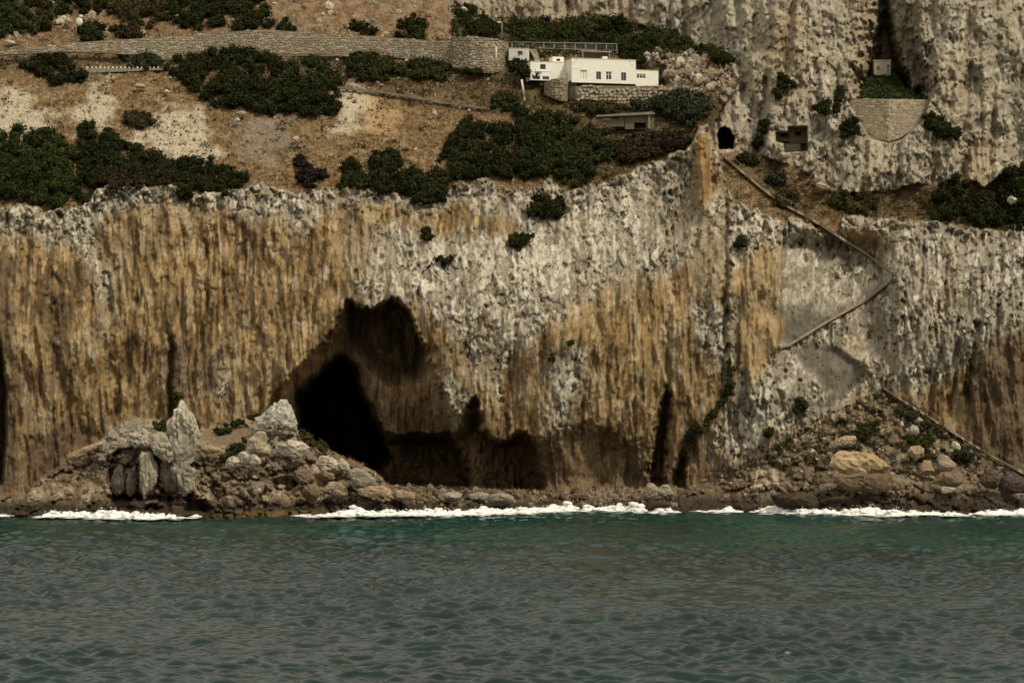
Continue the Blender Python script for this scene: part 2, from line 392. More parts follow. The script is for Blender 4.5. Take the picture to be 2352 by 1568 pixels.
# ---- caves and slots
jn = jag * 0.45
s_cave = sdf(CAVE, X, Y)
mv = sst(-7, 9, s_cave + jag * 0.8)
ramp_d = 431.5 + np.clip(s_cave / 100, 0, 1) ** 1.3 * 20 - rib * 1.5
curt_d = 431 + np.clip((s_cave + 4) / 80, 0, 1) ** 0.9 * 10 - sst(930, 1080, X) * 3 + (-flute * 1.4 - rib * 1.8 - knob * 0.4)
inside = mix(ramp_d - flute * 0.6 - lump * 1.4, curt_d, sst(790, 850, X + (Y - 800) * -0.12))
inside = mix(inside, 456 + lump * 2, sst(-34, 24, sdf(CHIMNEY, X, Y) + jn))
inside = mix(inside, 440 + lump * 1.5 - rib, sst(-14, 16, sdf(LOWHOLE, X, Y) + jn * 1.4))
inside = mix(inside, 462 + lump * 2.0 - rib, sst(-14, 18, sdf(LOWBAND, X, Y) + jn * 1.4))
inside = mix(inside, 540 + lump * 3, sst(-26, 20, sdf(CORE, X, Y) + jn * 1.2))
d_c = mix(d_c, np.maximum(inside, d_c), mv)
for poly, dep in ((SLOT_A, 10), (SLOT_B, 9), (SLOT_C, 4)):
    d_c = d_c + dep * sst(-9, 15, sdf(poly, X, Y) + jag * 0.7)
d_c = d_c + 40 * sst(-3, 9, sdf(EDGE_CAVE, X, Y) + jn * 0.5)
over = sst(-34, 30, sdf([(1200, 1125), (1215, 1040), (1265, 1012), (1330, 990), (1400, 1006), (1470, 1045), (1490, 1125)], X, Y) + jag * 1.6) * (1 - mv)
d_c = d_c + over * 4.0

# ---- upper cliff with its notch and lawn
rel_u = cleft * 0.7 - butt * 4.0 - fbm((XW + (Y - 200) * 0.25) / 80, (Y + X * 0.3) / 130, 19, 4) * 5.0 - (crag - 0.5) * 0.6 - (crid - 0.5) * 1.0 - flute * 0.5 - rib * 2.2 - flute * 0.5 - (rough_m * 0.75 + 0.1) * ((knob - 0.5) * 0.6 + (wid - 0.5) * 0.7 + lump * 0.9) + pit * 0.5
d_u = d_up + rel_u
s_nw = np.where(Y < -60, np.where((X > 1990) & (X < 2080), 30, -60), sdf(NOTCH_WIDE, X, np.maximum(Y, -90)))
s_n = np.where(Y < -60, np.where((X > 2016) & (X < 2050), 16, -60), sdf(NOTCH, X, np.maximum(Y, -90)))
d_u = mix(d_u, 474 - rib * 2.4 - flute * 0.9 - lump * 1.2, sst(-10, 40, s_nw + jag * 1.3))
d_u = mix(d_u, 490 + lump, sst(-6, 26, s_n + jag * 0.8))
d_u = mix(d_u, 461.5 + (229 - Y) * 0.25, sst(-1, 3, sdf(LAWN, X, Y) + jn * 0.12))
TUN = [(1652, 342), (1647, 310), (1653, 296), (1664, 290), (1676, 296), (1686, 314), (1684, 342)]
d_u = d_u + 22 * sst(-1.5, 3, sdf(TUN, X, Y) + jag * 0.25)

# ---- hillside: grass tussocks, scree, an outcrop under the green strip
hb = fbm(X / 30, Y / 18, 61, 4); hs = perlin(X / 6.5, Y / 4.6, 62); hm = fbm(X / 110, Y / 70, 63, 3)
d_hill = np.where((s_up > -70) & (Y > 20), np.minimum(d_hill, d_up + 1.2), d_hill)
d_h = d_hill - hb * 0.7 - hs * 0.30 - hm * 1.6
OUT = [(1476, 142), (1500, 118), (1560, 112), (1640, 122), (1685, 140), (1690, 215), (1668, 260), (1645, 215), (1600, 196), (1540, 190), (1516, 176)]
m_out = sst(-6, 8, sdf(OUT, X, Y) + jn)
d_h = d_h - m_out * ((knob - 0.3) * 2.4 + lump * 1.6)

# ---- rubble ground at the foot
r1, r2, rid = worley((X + jag * 0.4) / 15, (Y + jag * 0.4) / 12, 71)
block = np.clip(r2 - r1, 0, 0.5) * 2
q1, q2, qid = worley(X / 34 + 3, Y / 27, 72)
big = np.clip(q2 - q1, 0, 0.4) * 2.5
z1, z2, zid = worley((X + jag) / 62 + 9, (Y + jag) / 48, 73)
huge = np.clip(z2 - z1, 0, 0.35) * 2.8
rmix = sst(-0.3, 0.3, fbm(X / 70, Y / 50, 74, 3))
rel_r = -(block - 0.4) * 1.0 * rmix - (rid - 0.5) * 0.9 * rmix - lump * 1.5 - (big - 0.5) * 1.3 * (zid > 0.35) - (qid - 0.5) * 1.6 * (zid > 0.35) - (huge - 0.5) * 1.4 - (zid - 0.5) * 2.0
s_pr = sdf(PROM, X, Y); s_ta = sdf(TALUS, X, Y)
m_pr = sst(-2.5, 3, s_pr + jag * 0.5)
SAND = [(458, 1006), (470, 985), (515, 980), (560, 972), (585, 985), (575, 1005), (540, 1022), (490, 1026)]
m_sand = sst(-4, 6, sdf(SAND, X, Y))
d_p = prom_f(X, Y) + rel_r * 1.0 * (1 - m_sand)
ARCH = [(243, 1062), (254, 1040), (268, 1022), (300, 1018), (330, 1026), (352, 1040), (392, 1052), (420, 1075), (450, 1140), (440, 1150), (262, 1150), (246, 1110)]
d_p = d_p + 7 * sst(-4, 8, sdf(ARCH, X, Y) + jn * 0.5)
UNDER = [(250, 1138), (300, 1132), (380, 1140), (470, 1148), (490, 1168), (470, 1178), (260, 1174)]
d_p = d_p + 6 * sst(-4, 7, sdf(UNDER, X, Y) + jn * 0.4)
HOLE = [(625, 1100), (665, 1090), (690, 1108), (672, 1132), (630, 1130)]
d_p = d_p + 4 * sst(-4, 7, sdf(HOLE, X, Y) + jn * 0.5)
m_ta = sst(-2.5, 3, s_ta + jag * 0.5)
d_t = talus_f(X, Y) + rel_r * 0.8
m_sh = sst(-3, 3, Y - pline(X, SHORE) + jag * 0.4)
d_s = shore_f(X, Y) + rel_r * 0.55

DEP = d_h
DEP = mix(DEP, d_u, m_up)
DEP = mix(DEP, d_c, m_cliff)
DEP = mix(DEP, np.minimum(d_s, d_c), m_sh)
DEP = mix(DEP, np.minimum(d_t, DEP), m_ta)
DEP = mix(DEP, d_p, m_pr)
# flat cut for the house, the hut and their yards
CUTS = [([(1230, 128), (1320, 122), (1470, 122), (1530, 152), (1530, 200), (1240, 196)], 482), ([(1160, 100), (1245, 104), (1245, 180), (1215, 150), (1165, 142)], 485),
        ([(1946, 229), (2136, 230), (2120, 276), (2070, 322), (2040, 328), (2000, 316), (1968, 270)], 462), ([(1318, 198), (1560, 196), (1540, 226), (1443, 246), (1400, 236), (1318, 230)], 468), ([(1248, 184), (1306, 180), (1306, 232), (1250, 216)], 470),
        ([(1783, 324), (1783, 305), (1811, 303), (1813, 292), (1853, 292), (1854, 346), (1802, 350), (1800, 330)], 458)]
for poly, dep in CUTS:
    DEP = mix(DEP, np.maximum(DEP, dep), sst(-2, 2, sdf(poly, X, Y)))
DEP = DEP.astype(F)

def td(px, py, r=0):
    """terrain depth at a photo point"""
    j = np.clip(np.searchsorted(xs_, px) - 1, 0, len(xs_) - 2); i = np.clip(np.searchsorted(ys_, py) - 1, 0, len(ys_) - 2)
    if r:
        return float(DEP[max(i - r, 0):i + r + 1, max(j - r, 0):j + r + 1].min())
    return float(DEP[i, j])

# ---- rock and soil colours
def C(*c): return np.array(c, F)
def lay(base, col, m): return base + (col - base) * m[..., None]
n_big = fbm(X / 150, Y / 240, 81, 3); n_med = fbm(X / 40, Y / 60, 82, 3)
st1 = fbm((XW + jag * 0.25) / 15, Y / 120, 83, 4); st2 = fbm((XW + jag * 0.2) / 7, Y / 40, 84, 3); st3 = fbm(XW / 45, Y / 260, 85, 3)
speck = perlin(X / 4.6, Y / 4.6, 86); gr = fbm(X / 8, Y / 13, 87, 3)
sh3 = X.shape + (3,)
OCH = np.broadcast_to(C(.245, .163, .072), sh3)
OCH = lay(OCH, C(.42, .31, .16), sst(-0.05, 0.45, st2 * 0.6 + n_med * 0.8 + st1 * 0.3))
OCH = lay(OCH, C(.22, .185, .125), sst(0.0, 0.45, n_big + st1 * 0.5) * 0.7)
OCH = lay(OCH, C(.115, .066, .025), sst(-0.08, 0.35, st1 * 1.0 + st3 * 0.6 + gr * 0.25) * 0.9)
OCH = lay(OCH, C(.052, .038, .022), sst(0.14, 0.4, st2 * 0.7 + st1 * 0.6 - n_big * 0.3 + gr * 0.25) * 0.85)
OCH = lay(OCH, C(.37, .32, .225), sst(0.12, 0.5, fbm(XW / 16, Y / 60, 88, 4) + gr * 0.3) * 0.7)
panel = fbm(XW / 75, Y / 150, 97, 3)
OCH = lay(OCH, C(.39, .30, .175), sst(0.08, 0.45, panel + gr * 0.3 + st2 * 0.3) * 0.6)
OCH = lay(OCH, C(.095, .06, .028), sst(0.0, 0.4, -panel + st1 * 0.5 + gr * 0.2) * 0.55)
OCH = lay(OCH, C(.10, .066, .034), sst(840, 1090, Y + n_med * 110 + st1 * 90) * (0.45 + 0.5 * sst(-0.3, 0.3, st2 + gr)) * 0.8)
GRY = np.broadcast_to(C(.258, .226, .168), sh3)
BROW = np.maximum.reduce([sst(-20, 25, sdf(q_, X, Y) + n_med * 40) for q_ in ([(865, 545), (905, 515), (1060, 540), (1190, 530), (1290, 470), (1420, 420), (1500, 480), (1380, 600), (1250, 690), (1140, 800), (1060, 740), (960, 690), (840, 690), (830, 640)],
    [(1850, 800), (1890, 745), (1985, 690), (2000, 800), (1985, 845), (1920, 792)], [(-100, 465), (100, 478), (200, 466), (240, 440), (700, 440), (700, 480), (480, 478), (255, 480), (230, 560), (255, 660), (215, 640), (150, 560), (-100, 550)], [(1960, 900), (2010, 850), (2026, 880), (2000, 930), (1955, 960)], [(1680, 480), (1730, 470), (1770, 510), (1740, 570), (1690, 560)])])
GRY = lay(GRY, C(.465, .428, .338), sst(-0.12, 0.5, gr * 0.7 + (wid - 0.5) * 1.0 + n_med * 0.5))
GRY = lay(GRY, C(.155, .13, .09), sst(-0.05, 0.5, n_med * 0.8 + st2 * 0.6 - (wid - 0.5) * 0.4) * 0.7)
GRY = lay(GRY, C(.24, .17, .085), sst(0.0, 0.45, n_big + st1 * 0.8) * 0.42)
GRY = lay(GRY, C(.09, .068, .04), (1 - sst(0.03, 0.25, w2 - w1)) * 0.5 * sst(-0.2, 0.4, wq + n_med))
GRY = lay(GRY, C(.52, .475, .37), BROW * sst(-0.25, 0.4, gr + (wid - 0.4) * 1.2) * 0.5)
GRY = lay(GRY, C(.035, .033, .018), pit * 0.75)
GRY = lay(GRY, C(.088, .077, .06), smooth_m * sst(-0.5, 0.5, n_med * 0.7 + (GY - 705) / 70) * 0.85)  # shading of the lower chute slabs, painted in as darker grey
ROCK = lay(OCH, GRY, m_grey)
ROCK = lay(ROCK, C(.32, .235, .12), face_l * 0.8 * sst(-0.6, 0.3, st2 + 0.2))
ROCK = lay(ROCK, C(.27, .165, .055), ridge * 0.8)
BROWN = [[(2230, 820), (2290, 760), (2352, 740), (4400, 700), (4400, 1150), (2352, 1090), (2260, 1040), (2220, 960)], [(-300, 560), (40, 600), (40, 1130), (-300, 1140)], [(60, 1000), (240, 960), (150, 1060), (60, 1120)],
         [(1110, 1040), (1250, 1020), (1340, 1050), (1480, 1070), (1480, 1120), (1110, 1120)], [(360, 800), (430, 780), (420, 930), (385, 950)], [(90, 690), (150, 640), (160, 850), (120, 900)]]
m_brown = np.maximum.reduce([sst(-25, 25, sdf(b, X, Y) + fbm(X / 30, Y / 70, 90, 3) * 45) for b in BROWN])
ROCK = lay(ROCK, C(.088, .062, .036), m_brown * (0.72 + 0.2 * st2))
# upper cliff: paler, some rust streaks
UPC = lay(GRY, C(.31, .25, .16), sst(-0.2, 0.5, st3 + n_big) * 0.45)
for ox, oy, ow in ochre_lines:
    UPC = lay(UPC, C(.26, .17, .08), np.exp(-((XW - ox - warp * 0.5) / ow) ** 2) * sst(oy - 60, oy + 10, Y) * (1 - sst(oy + 200, oy + 260, Y)) * 0.7)
UPC = lay(UPC, C(.235, .18, .11), sst(1690, 1400, X) * 0.5)
UPC = lay(UPC, C(.15, .125, .09), (1 - sst(0, 1, np.abs(X - 2105) / 50)) * sst(-300, 60, Y) * (1 - sst(190, 235, Y)) * 0.6)
UPC = lay(UPC, C(.315, .272, .195), 0.28 + 0.25 * sst(-0.2, 0.3, -fbm(X / 95, Y / 70, 26, 3)))
UPC = UPC * F(1.0)
LAWNM = sst(-2, 3, sdf(LAWN, X, Y) + jn * 0.2)
UPC = lay(UPC, C(.035, .05, .016), LAWNM)
# ground
n_g = fbm(X / 60, Y / 34, 91, 4)
GND = np.broadcast_to(C(.130, .083, .037), sh3)
GND = lay(GND, C(.225, .155, .082), sst(-0.1, 0.6, hb + speck * 0.5))
GND = lay(GND, C(.080, .050, .024), sst(0.05, 0.6, -hs * 0.7 + n_g * 0.6) * 0.85)
GND = lay(GND, C(.050, .043, .018), sst(0.1, 0.5, fbm(X / 45, Y / 22, 92, 4) + 0.36 * sst(1000, 1120, X) - 0.18) * 0.85)
OLV = [[(640, 128), (780, 125), (1000, 138), (1170, 160), (1240, 180), (1640, 200), (1660, 300), (1500, 372), (1400, 430), (1300, 410), (1250, 250), (1110, 250), (940, 226), (780, 202), (700, 180)], [(1700, 380), (1800, 430), (1950, 450), (2352, 410), (2500, 420), (2500, 540), (2200, 520), (1960, 490), (1800, 480)], [(1040, 40), (1160, 45), (1450, 60), (1690, 130), (1500, 130), (1170, 100), (1040, 80)], [(-200, 122), (330, 122), (380, 150), (200, 150), (-200, 160)]]
m_olv = np.maximum.reduce([sst(-22, 22, sdf(s, X, Y) + n_g * 40 + hb * 20) for s in OLV])
GND = lay(GND, C(.072, .052, .023), m_olv * 0.8)
GND = lay(GND, C(.040, .036, .014), m_olv * sst(-0.1, 0.3, fbm(X / 28, Y / 15, 95, 3)) * 0.8)
mot = fbm(X / 14, Y / 9, 96, 3)
GND = lay(GND, C(.075, .044, .018), sst(0.05, 0.4, mot) * 0.7)
GND = lay(GND, C(.265, .175, .085), sst(0.1, 0.45, -mot) * 0.5 * (1 - m_olv))
SCREE = [[(-200, 212), (60, 218), (115, 270), (110, 318), (60, 330), (-200, 340)], [(172, 262), (215, 215), (252, 205), (262, 262), (240, 300), (180, 300)], [(300, 330), (345, 268), (400, 252), (430, 262), (470, 300), (495, 345), (470, 368), (400, 360)],
         [(778, 300), (775, 222), (790, 205), (850, 214), (860, 232), (830, 280), (800, 312)]]
m_sc = np.maximum.reduce([sst(-20, 26, sdf(s, X, Y) + 7 + n_g * 52 + hb * 26 + speck * 12) for s in SCREE])
GND = lay(GND, C(.44, .385, .275), m_sc * (0.78 + 0.25 * hs))
m_s2 = sst(-26, 26, sdf([(545, 330), (570, 268), (620, 258), (668, 290), (665, 350), (600, 372)], X, Y) + n_g * 60 + hb * 24 + speck * 14)
GND = lay(GND, C(.19, .162, .12), m_s2 * 0.75)
m_y = sst(-20, 26, sdf([(835, 300), (850, 225), (900, 240), (935, 285), (890, 320)], X, Y) + n_g * 50 + hb * 20)
GND = lay(GND, C(.32, .22, .10), m_y * 0.8)
GND = lay(GND, C(.27, .20, .14), sst(0.30, 0.42, speck * 0.8 + n_g * 0.2) * 0.55)
GND = lay(GND, C(.21, .145, .10), sst(90, 60, Y) * sst(0.0, 0.4, hb + 0.1) * 0.7)
GND = lay(GND, C(.28, .215, .155), m_out * (0.75 + 0.3 * lump))
# rubble
RUB = np.broadcast_to(C(.165, .120, .072), sh3)
RUB = lay(RUB, C(.34, .275, .19), sst(0.35, 0.9, mix(qid, rid, rmix * 0.7) + n_med * 0.5))
RUB = lay(RUB, C(.055, .038, .022), (1 - sst(0.03, 0.25, r2 - r1)) * 0.6 * rmix)
RUB = lay(RUB, C(.08, .058, .037), sst(0.55, 0.8, zid) * 0.6)
RUB = lay(RUB, C(.082, .055, .03), sst(0.0, 0.5, n_med + gr * 0.4) * 0.7)
RUB = lay(RUB, C(.040, .042, .018), sst(0.18, 0.45, fbm(X / 22, Y / 18, 93, 3)) * 0.9 * m_ta * sst(1120, 1050, Y))
RUB = lay(RUB, C(.085, .066, .034), sst(-0.1, 0.35, n_big + gr * 0.4 + n_med * 0.4) * m_ta * 0.5)
RUB = lay(RUB, C(.27, .25, .19), m_pr * sst(1060, 1000, Y + jag) * 0.6)
RUB = lay(RUB, C(.16, .115, .07), m_sand * m_pr)
wl = pline(X, [(-1900, 1172), (55, 1172), (300, 1180), (700, 1178), (900, 1172), (1200, 1168), (1500, 1162), (1700, 1164), (2352, 1166), (4300, 1180)])
tide = sst(40, 8, (wl - Y) + n_med * 14 + gr * 6)                   # wet, weed-dark band just above the water
RUB = lay(RUB, C(.024, .017, .010), tide * 0.9)
RUB = lay(RUB, C(.10, .065, .022), sst(10, 2, wl - Y + n_med * 6) * sst(480, 560, X) * sst(760, 700, X))
m_low = np.clip(m_pr + m_ta + m_sh, 0, 1)
COLR = GND
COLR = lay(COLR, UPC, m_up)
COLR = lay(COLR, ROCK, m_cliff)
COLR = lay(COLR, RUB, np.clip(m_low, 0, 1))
COLR = np.clip(COLR, 0.01, 0.85)

VX = (X - CX) / S * DEP / D0
VZ = HC - (Y - YH) / S * DEP / D0
VERT = np.stack([VX, DEP, VZ], -1).reshape(-1, 3).astype(F)
CFL = COLR.reshape(-1, 3)

nr, nc = X.shape
idx = np.arange(nr * nc, dtype=np.int32).reshape(nr, nc)
quads = np.stack([idx[1:, :-1], idx[1:, 1:], idx[:-1, 1:], idx[:-1, :-1]], -1).reshape(-1, 4)
# which piece each quad belongs to
lab = np.zeros((nr, nc), np.int8)                                   # 0 hillside
lab[m_up > 0.5] = 1
lab[m_cliff > 0.5] = 2
lab[m_sh > 0.5] = 3
lab[m_ta > 0.5] = 4
lab[m_pr > 0.5] = 5
ql = lab[:-1, :-1].ravel()
rock_mat = attr_mat("weathered limestone", 0.62, 1.35, 1.6, (1, 1, 0.35), 0.9, 0.35)
soil_mat = attr_mat("dry grass and soil", 0.6, 1.4, 2.6, (1, 1, 1), 0.8, 0.25)
rub_mat = attr_mat("shore rubble rock", 0.6, 1.4, 1.8, (1, 1, 1), 0.9, 0.35)
for k, (nm, mt, lb) in enumerate([("hillside", soil_mat, "ochre grassy hillside with pale scree under the road wall"), ("upper_cliff", rock_mat, "pale fluted upper cliff with a dark notch"),
        ("sea_cliff", rock_mat, "ochre and grey sea cliff with a black sea cave"), ("rocky_shore", rub_mat, "low rubble shore along the foot of the cliff"),
        ("talus_slope", rub_mat, "boulder strewn talus cone at the right cliff foot"), ("rock_promontory", rub_mat, "rocky promontory before the cave mouth")]):
    q = quads[ql == k]
    u, inv = np.unique(q, return_inverse=True)
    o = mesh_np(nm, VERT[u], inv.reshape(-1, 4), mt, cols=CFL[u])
    tag(o, lb, None, None, "structure")
del GND, RUB, ROCK, UPC, OCH, GRY, COLR
# ------------------------------------------------------------------ the sea
def build_sea():
    dn = []
    d = 158.0
    while d < 440:
        dn.append(d); d += max(0.16, d * d / 84000.0 * 0.52)
    dn = np.array(dn, F)
    t = np.linspace(-0.228, 0.226, 560).astype(F)
    T, DD = np.meshgrid(t, dn)
    XX = T * DD; YY = DD
    z = np.zeros(XX.shape, F)
    wx, wy = XX + perlin(XX / 20, YY / 20, 201) * 2, YY + perlin(XX / 24, YY / 24, 202) * 1.5
    calm = sst(310, 390, YY)                                        # sheltered strip under the cliff
    patch = np.clip(0.92 + 0.9 * fbm(XX / 30, YY / 45, 209, 3), 0.55, 1.05)
    for lam, amp, asp, deg, sd in ((13.0, 0.36, 1.8, 14, 203), (5.6, 0.24, 1.8, 14, 204), (2.7, 0.24, 2.0, -12, 205), (1.25, 0.35, 2.4, 9, 206), (0.66, 0.24, 2.4, -5, 208)):
        a = math.radians(deg)
        rx, ry = wx * math.cos(a) + wy * math.sin(a), -wx * math.sin(a) + wy * math.cos(a)
        n_ = perlin(rx / (lam * asp), ry / lam, sd)
        z = z + amp * (n_ + 0.3 * np.abs(n_)) * (patch if lam < 10 else 1.0) * (1 - 0.3 * calm)
    # the swell that lifts before it breaks
    z = z + 0.22 * np.sin((YY + perlin(XX / 60, YY / 60, 207) * 8) / 9.0) * calm
    z = z - 0.3
    zone = sst(285, 350, YY + perlin(XX / 40, YY / 60, 210) * 24)
    col = C(.006, .0185, .0155) + (C(.0055, .034, .0265) - C(.006, .0185, .0155)) * zone[..., None]
    col = col * (1 + 0.5 * fbm(XX / 26, YY / 30, 211, 3))[..., None]
    shoal = sst(384, 392, YY) * sst(-60, -50, XX) * sst(-34, -42, XX)
    col = col + (C(.045, .042, .018) - col) * (shoal * 0.6)[..., None]
    v = np.stack([XX, YY, z], -1).reshape(-1, 3); col = np.vstack([col.reshape(-1, 3), np.tile(C(.006, .0185, .0155), (4, 1))])
    nr, nc = XX.shape
    ix = np.arange(nr * nc, dtype=np.int32).reshape(nr, nc)
    q = np.stack([ix[:-1, :-1], ix[:-1, 1:], ix[1:, 1:], ix[1:, :-1]], -1).reshape(-1, 4)
    # the open sea round it, flat to the horizon
    ring = []
    base = len(v)
    ext = [(-9000, -9000), (9000, -9000), (9000, 9000), (-9000, 9000)]
    L0, R0, L1, R1 = ix[0, 0], ix[0, -1], ix[-1, 0], ix[-1, -1]
    v = np.vstack([v, np.array([(x, y, -0.3) for x, y in ext], F)])
    e0, e1, e2, e3 = base, base + 1, base + 2, base + 3
    tri = [(e0, e1, L0)] + [(int(ix[0, j]), e1, int(ix[0, j + 1])) for j in range(nc - 1)]
    tri += [(e1, e2, R0)] + [(int(ix[i, -1]), e2, int(ix[i + 1, -1])) for i in range(nr - 1)]
    tri += [(e2, e3, R1)] + [(int(ix[-1, j]), e3, int(ix[-1, j - 1])) for j in range(nc - 1, 0, -1)]
    tri += [(e3, e0, L1)] + [(int(ix[i, 0]), e0, int(ix[i - 1, 0])) for i in range(nr - 1, 0, -1)]
    q3 = np.vstack([q[:, [0, 1, 2]], q[:, [0, 2, 3]], np.array(tri, np.int32)])
    m, nt, b = new_mat("sea water")
    at = nt.nodes.new("ShaderNodeAttribute"); at.attribute_name = "col"
    nt.links.new(at.outputs["Color"], b.inputs["Base Color"])
    b.inputs["Roughness"].default_value = 0.19
    b.inputs["IOR"].default_value = 1.33
    n2 = noise_node(nt, 2.4, 4, 0.6, (0.5, 1, 1))
    bump(nt, b, n2.outputs[0], 0.45, 0.08)
    o = mesh_np("sea", v, q3, m, cols=col)
    tag(o, "dark green choppy sea in front of the cliff", None, None, "structure")
    return o
build_sea()
# ------------------------------------------------------------------ buildings, walls, poles
def boxes(name, lst, mat, parent=None):
    """one mesh of axis-aligned boxes (x0, x1, y0, y1, z0, z1)"""
    v, f = [], []
    for x0, x1, y0, y1, z0, z1 in lst:
        b = len(v)
        v += [(x0, y0, z0), (x1, y0, z0), (x1, y1, z0), (x0, y1, z0), (x0, y0, z1), (x1, y0, z1), (x1, y1, z1), (x0, y1, z1)]
        f += [(b, b + 3, b + 2, b + 1), (b + 4, b + 5, b + 6, b + 7), (b, b + 1, b + 5, b + 4), (b + 1, b + 2, b + 6, b + 5), (b + 2, b + 3, b + 7, b + 6), (b + 3, b, b + 4, b + 7)]
    return mesh_np(name, v, f, mat, parent, smooth=False)

def tube(name, pts, r, mat, parent=None, n=8, r2=None):
    v, f = [], []
    pts = [Vector(p) for p in pts]
    for i, p in enumerate(pts):
        t = (pts[min(i + 1, len(pts) - 1)] - pts[max(i - 1, 0)]).normalized()
        a = t.orthogonal().normalized(); b = t.cross(a)
        rr = r + ((r2 or r) - r) * i / max(len(pts) - 1, 1)
        for k in range(n):
            c = 2 * math.pi * k / n
            v.append(p + (a * math.cos(c) + b * math.sin(c)) * rr)
    for i in range(len(pts) - 1):
        for k in range(n):
            f.append((i * n + k, i * n + (k + 1) % n, (i + 1) * n + (k + 1) % n, (i + 1) * n + k))
    m = len(v)
    v += [pts[0], pts[-1]]
    for k in range(n):
        f.append((m, (k + 1) % n, k, k)); f.append((m + 1, (len(pts) - 1) * n + k, (len(pts) - 1) * n + (k + 1) % n, (len(pts) - 1) * n + (k + 1) % n))
    bm = bmesh.new()
    vs_ = [bm.verts.new(p) for p in v]
    for q in f:
        u = list(dict.fromkeys(q))
        if len(u) > 2: bm.faces.new([vs_[i] for i in u])
    me = bpy.data.meshes.new(name); bm.to_mesh(me); bm.free()
    for p in me.polygons: p.use_smooth = True
    me.materials.append(mat)
    o = bpy.data.objects.new(name, me); COL.objects.link(o)
    if parent: o.parent = parent
    return o

def wall_block(name, w, dpt, h, ops, mat, parent, x0=0.0, y0=0.0, z0=0.0, rec=0.22, side_ops=()):
    """a building block whose front has real openings (x0, x1, z0, z1), recessed by rec; side_ops pierce the left end"""
    v, f = [], []
    def quad(a, b, c, d):
        i = len(v); v.extend([a, b, c, d]); f.append((i, i + 1, i + 2, i + 3))
    def face(w_, ops_, M):
        gx = sorted({0, w_, *[o[0] for o in ops_], *[o[1] for o in ops_]}); gz = sorted({0, h, *[o[2] for o in ops_], *[o[3] for o in ops_]})
        for i in range(len(gx) - 1):
            for j in range(len(gz) - 1):
                a, b, c, d = gx[i], gx[i + 1], gz[j], gz[j + 1]
                if any(o[0] <= a and b <= o[1] and o[2] <= c and d <= o[3] for o in ops_): continue
                quad(M(a, 0, c), M(b, 0, c), M(b, 0, d), M(a, 0, d))
        for a, b, c, d in ops_:
            quad(M(a, 0, c), M(a, rec, c), M(b, rec, c), M(b, 0, c)); quad(M(a, 0, d), M(b, 0, d), M(b, rec, d), M(a, rec, d))
            quad(M(a, 0, c), M(a, 0, d), M(a, rec, d), M(a, rec, c)); quad(M(b, 0, c), M(b, rec, c), M(b, rec, d), M(b, 0, d))
    face(w, list(ops), lambda x, y, z: (x0 + x, y0 + y, z0 + z))
    face(dpt, list(side_ops), lambda x, y, z: (x0 + y, y0 + dpt - x, z0 + z))
    quad((x0 + w, y0, z0), (x0 + w, y0 + dpt, z0), (x0 + w, y0 + dpt, z0 + h), (x0 + w, y0, z0 + h))
    quad((x0, y0 + dpt, z0), (x0, y0 + dpt, z0 + h), (x0 + w, y0 + dpt, z0 + h), (x0 + w, y0 + dpt, z0))
    quad((x0, y0, z0 + h), (x0 + w, y0, z0 + h), (x0 + w, y0 + dpt, z0 + h), (x0, y0 + dpt, z0 + h))
    return mesh_np(name, v, f, mat, parent, smooth=False)

def window(parent, x0, x1, z0, z1, y, fmat, pmat, bars=1, cross=0, fw=0.07):
    fr = [(x0, x0 + fw, y, y + 0.06, z0, z1), (x1 - fw, x1, y, y + 0.06, z0, z1), (x0 + fw, x1 - fw, y, y + 0.06, z0, z0 + fw), (x0 + fw, x1 - fw, y, y + 0.06, z1 - fw, z1)]
    for k in range(bars):
        xc = x0 + (x1 - x0) * (k + 1) / (bars + 1)
        fr.append((xc - 0.045, xc + 0.045, y - 0.004, y + 0.05, z0 + fw, z1 - fw))
    for k in range(cross):
        zc = z0 + (z1 - z0) * 0.70
        fr.append((x0 + fw, x1 - fw, y + 0.006, y + 0.055, zc - 0.04, zc + 0.04))
    w = boxes("window", fr, fmat, parent)
    boxes("pane", [(x0 + fw * 0.5, x1 - fw * 0.5, y + 0.075, y + 0.095, z0 + fw * 0.5, z1 - fw * 0.5)], pmat, w)
    return w

paint = plain_mat("cream white wall paint", (.80, .77, .66), 0.93, 1.04, 0.8, 0.75, 0.1, 0.02, 0.25)
paint_old = plain_mat("old blue white wall paint", (.52, .525, .47), 0.8, 1.1, 0.9, 0.8, 0.1, 0.02, 0.25)
trim = plain_mat("ochre edge coping", (.60, .50, .30), 0.85, 1.1, 3.0)
white_trim = plain_mat("white painted wood", (.76, .74, .66), 0.92, 1.05, 4.0, 0.6, 0.05, 0.01)
grey_trim = plain_mat("grey painted wood", (.30, .29, .25), 0.9, 1.1, 4.0, 0.6, 0.05, 0.01)
glass, gnt, gb = new_mat("dark window glass")
gb.inputs["Base Color"].default_value = (.022, .022, .020, 1); gb.inputs["Roughness"].default_value = 0.12; gb.inputs["Specular IOR Level"].default_value = 0.5
roof_brown = plain_mat("brown felt roofing", (.20, .15, .10), 0.8, 1.2, 1.5)
concrete = plain_mat("weathered concrete", (.20, .17, .12), 0.75, 1.2, 1.2)
metal = plain_mat("grey galvanised metal", (.22, .22, .20), 0.9, 1.1, 5.0, 0.5, 0.05, 0.01)
stone_m = attr_mat("wall stone", 0.7, 1.3, 3.0, (1, 1, 1), 0.5, 0.06)
mortar = plain_mat("wall mortar", (.19, .155, .105), 0.7, 1.25, 2.0, 0.95, 0.5, 0.08, 0.1)
white_pipe = plain_mat("white painted pipe", (.62, .57, .46), 0.85, 1.1, 3.0, 0.6, 0.05, 0.01)
dark_brown = plain_mat("dark brown render", (.085, .06, .045), 0.75, 1.2, 1.5)
sandstone = plain_mat("pale rendered masonry", (.31, .26, .18), 0.75, 1.2, 1.3)
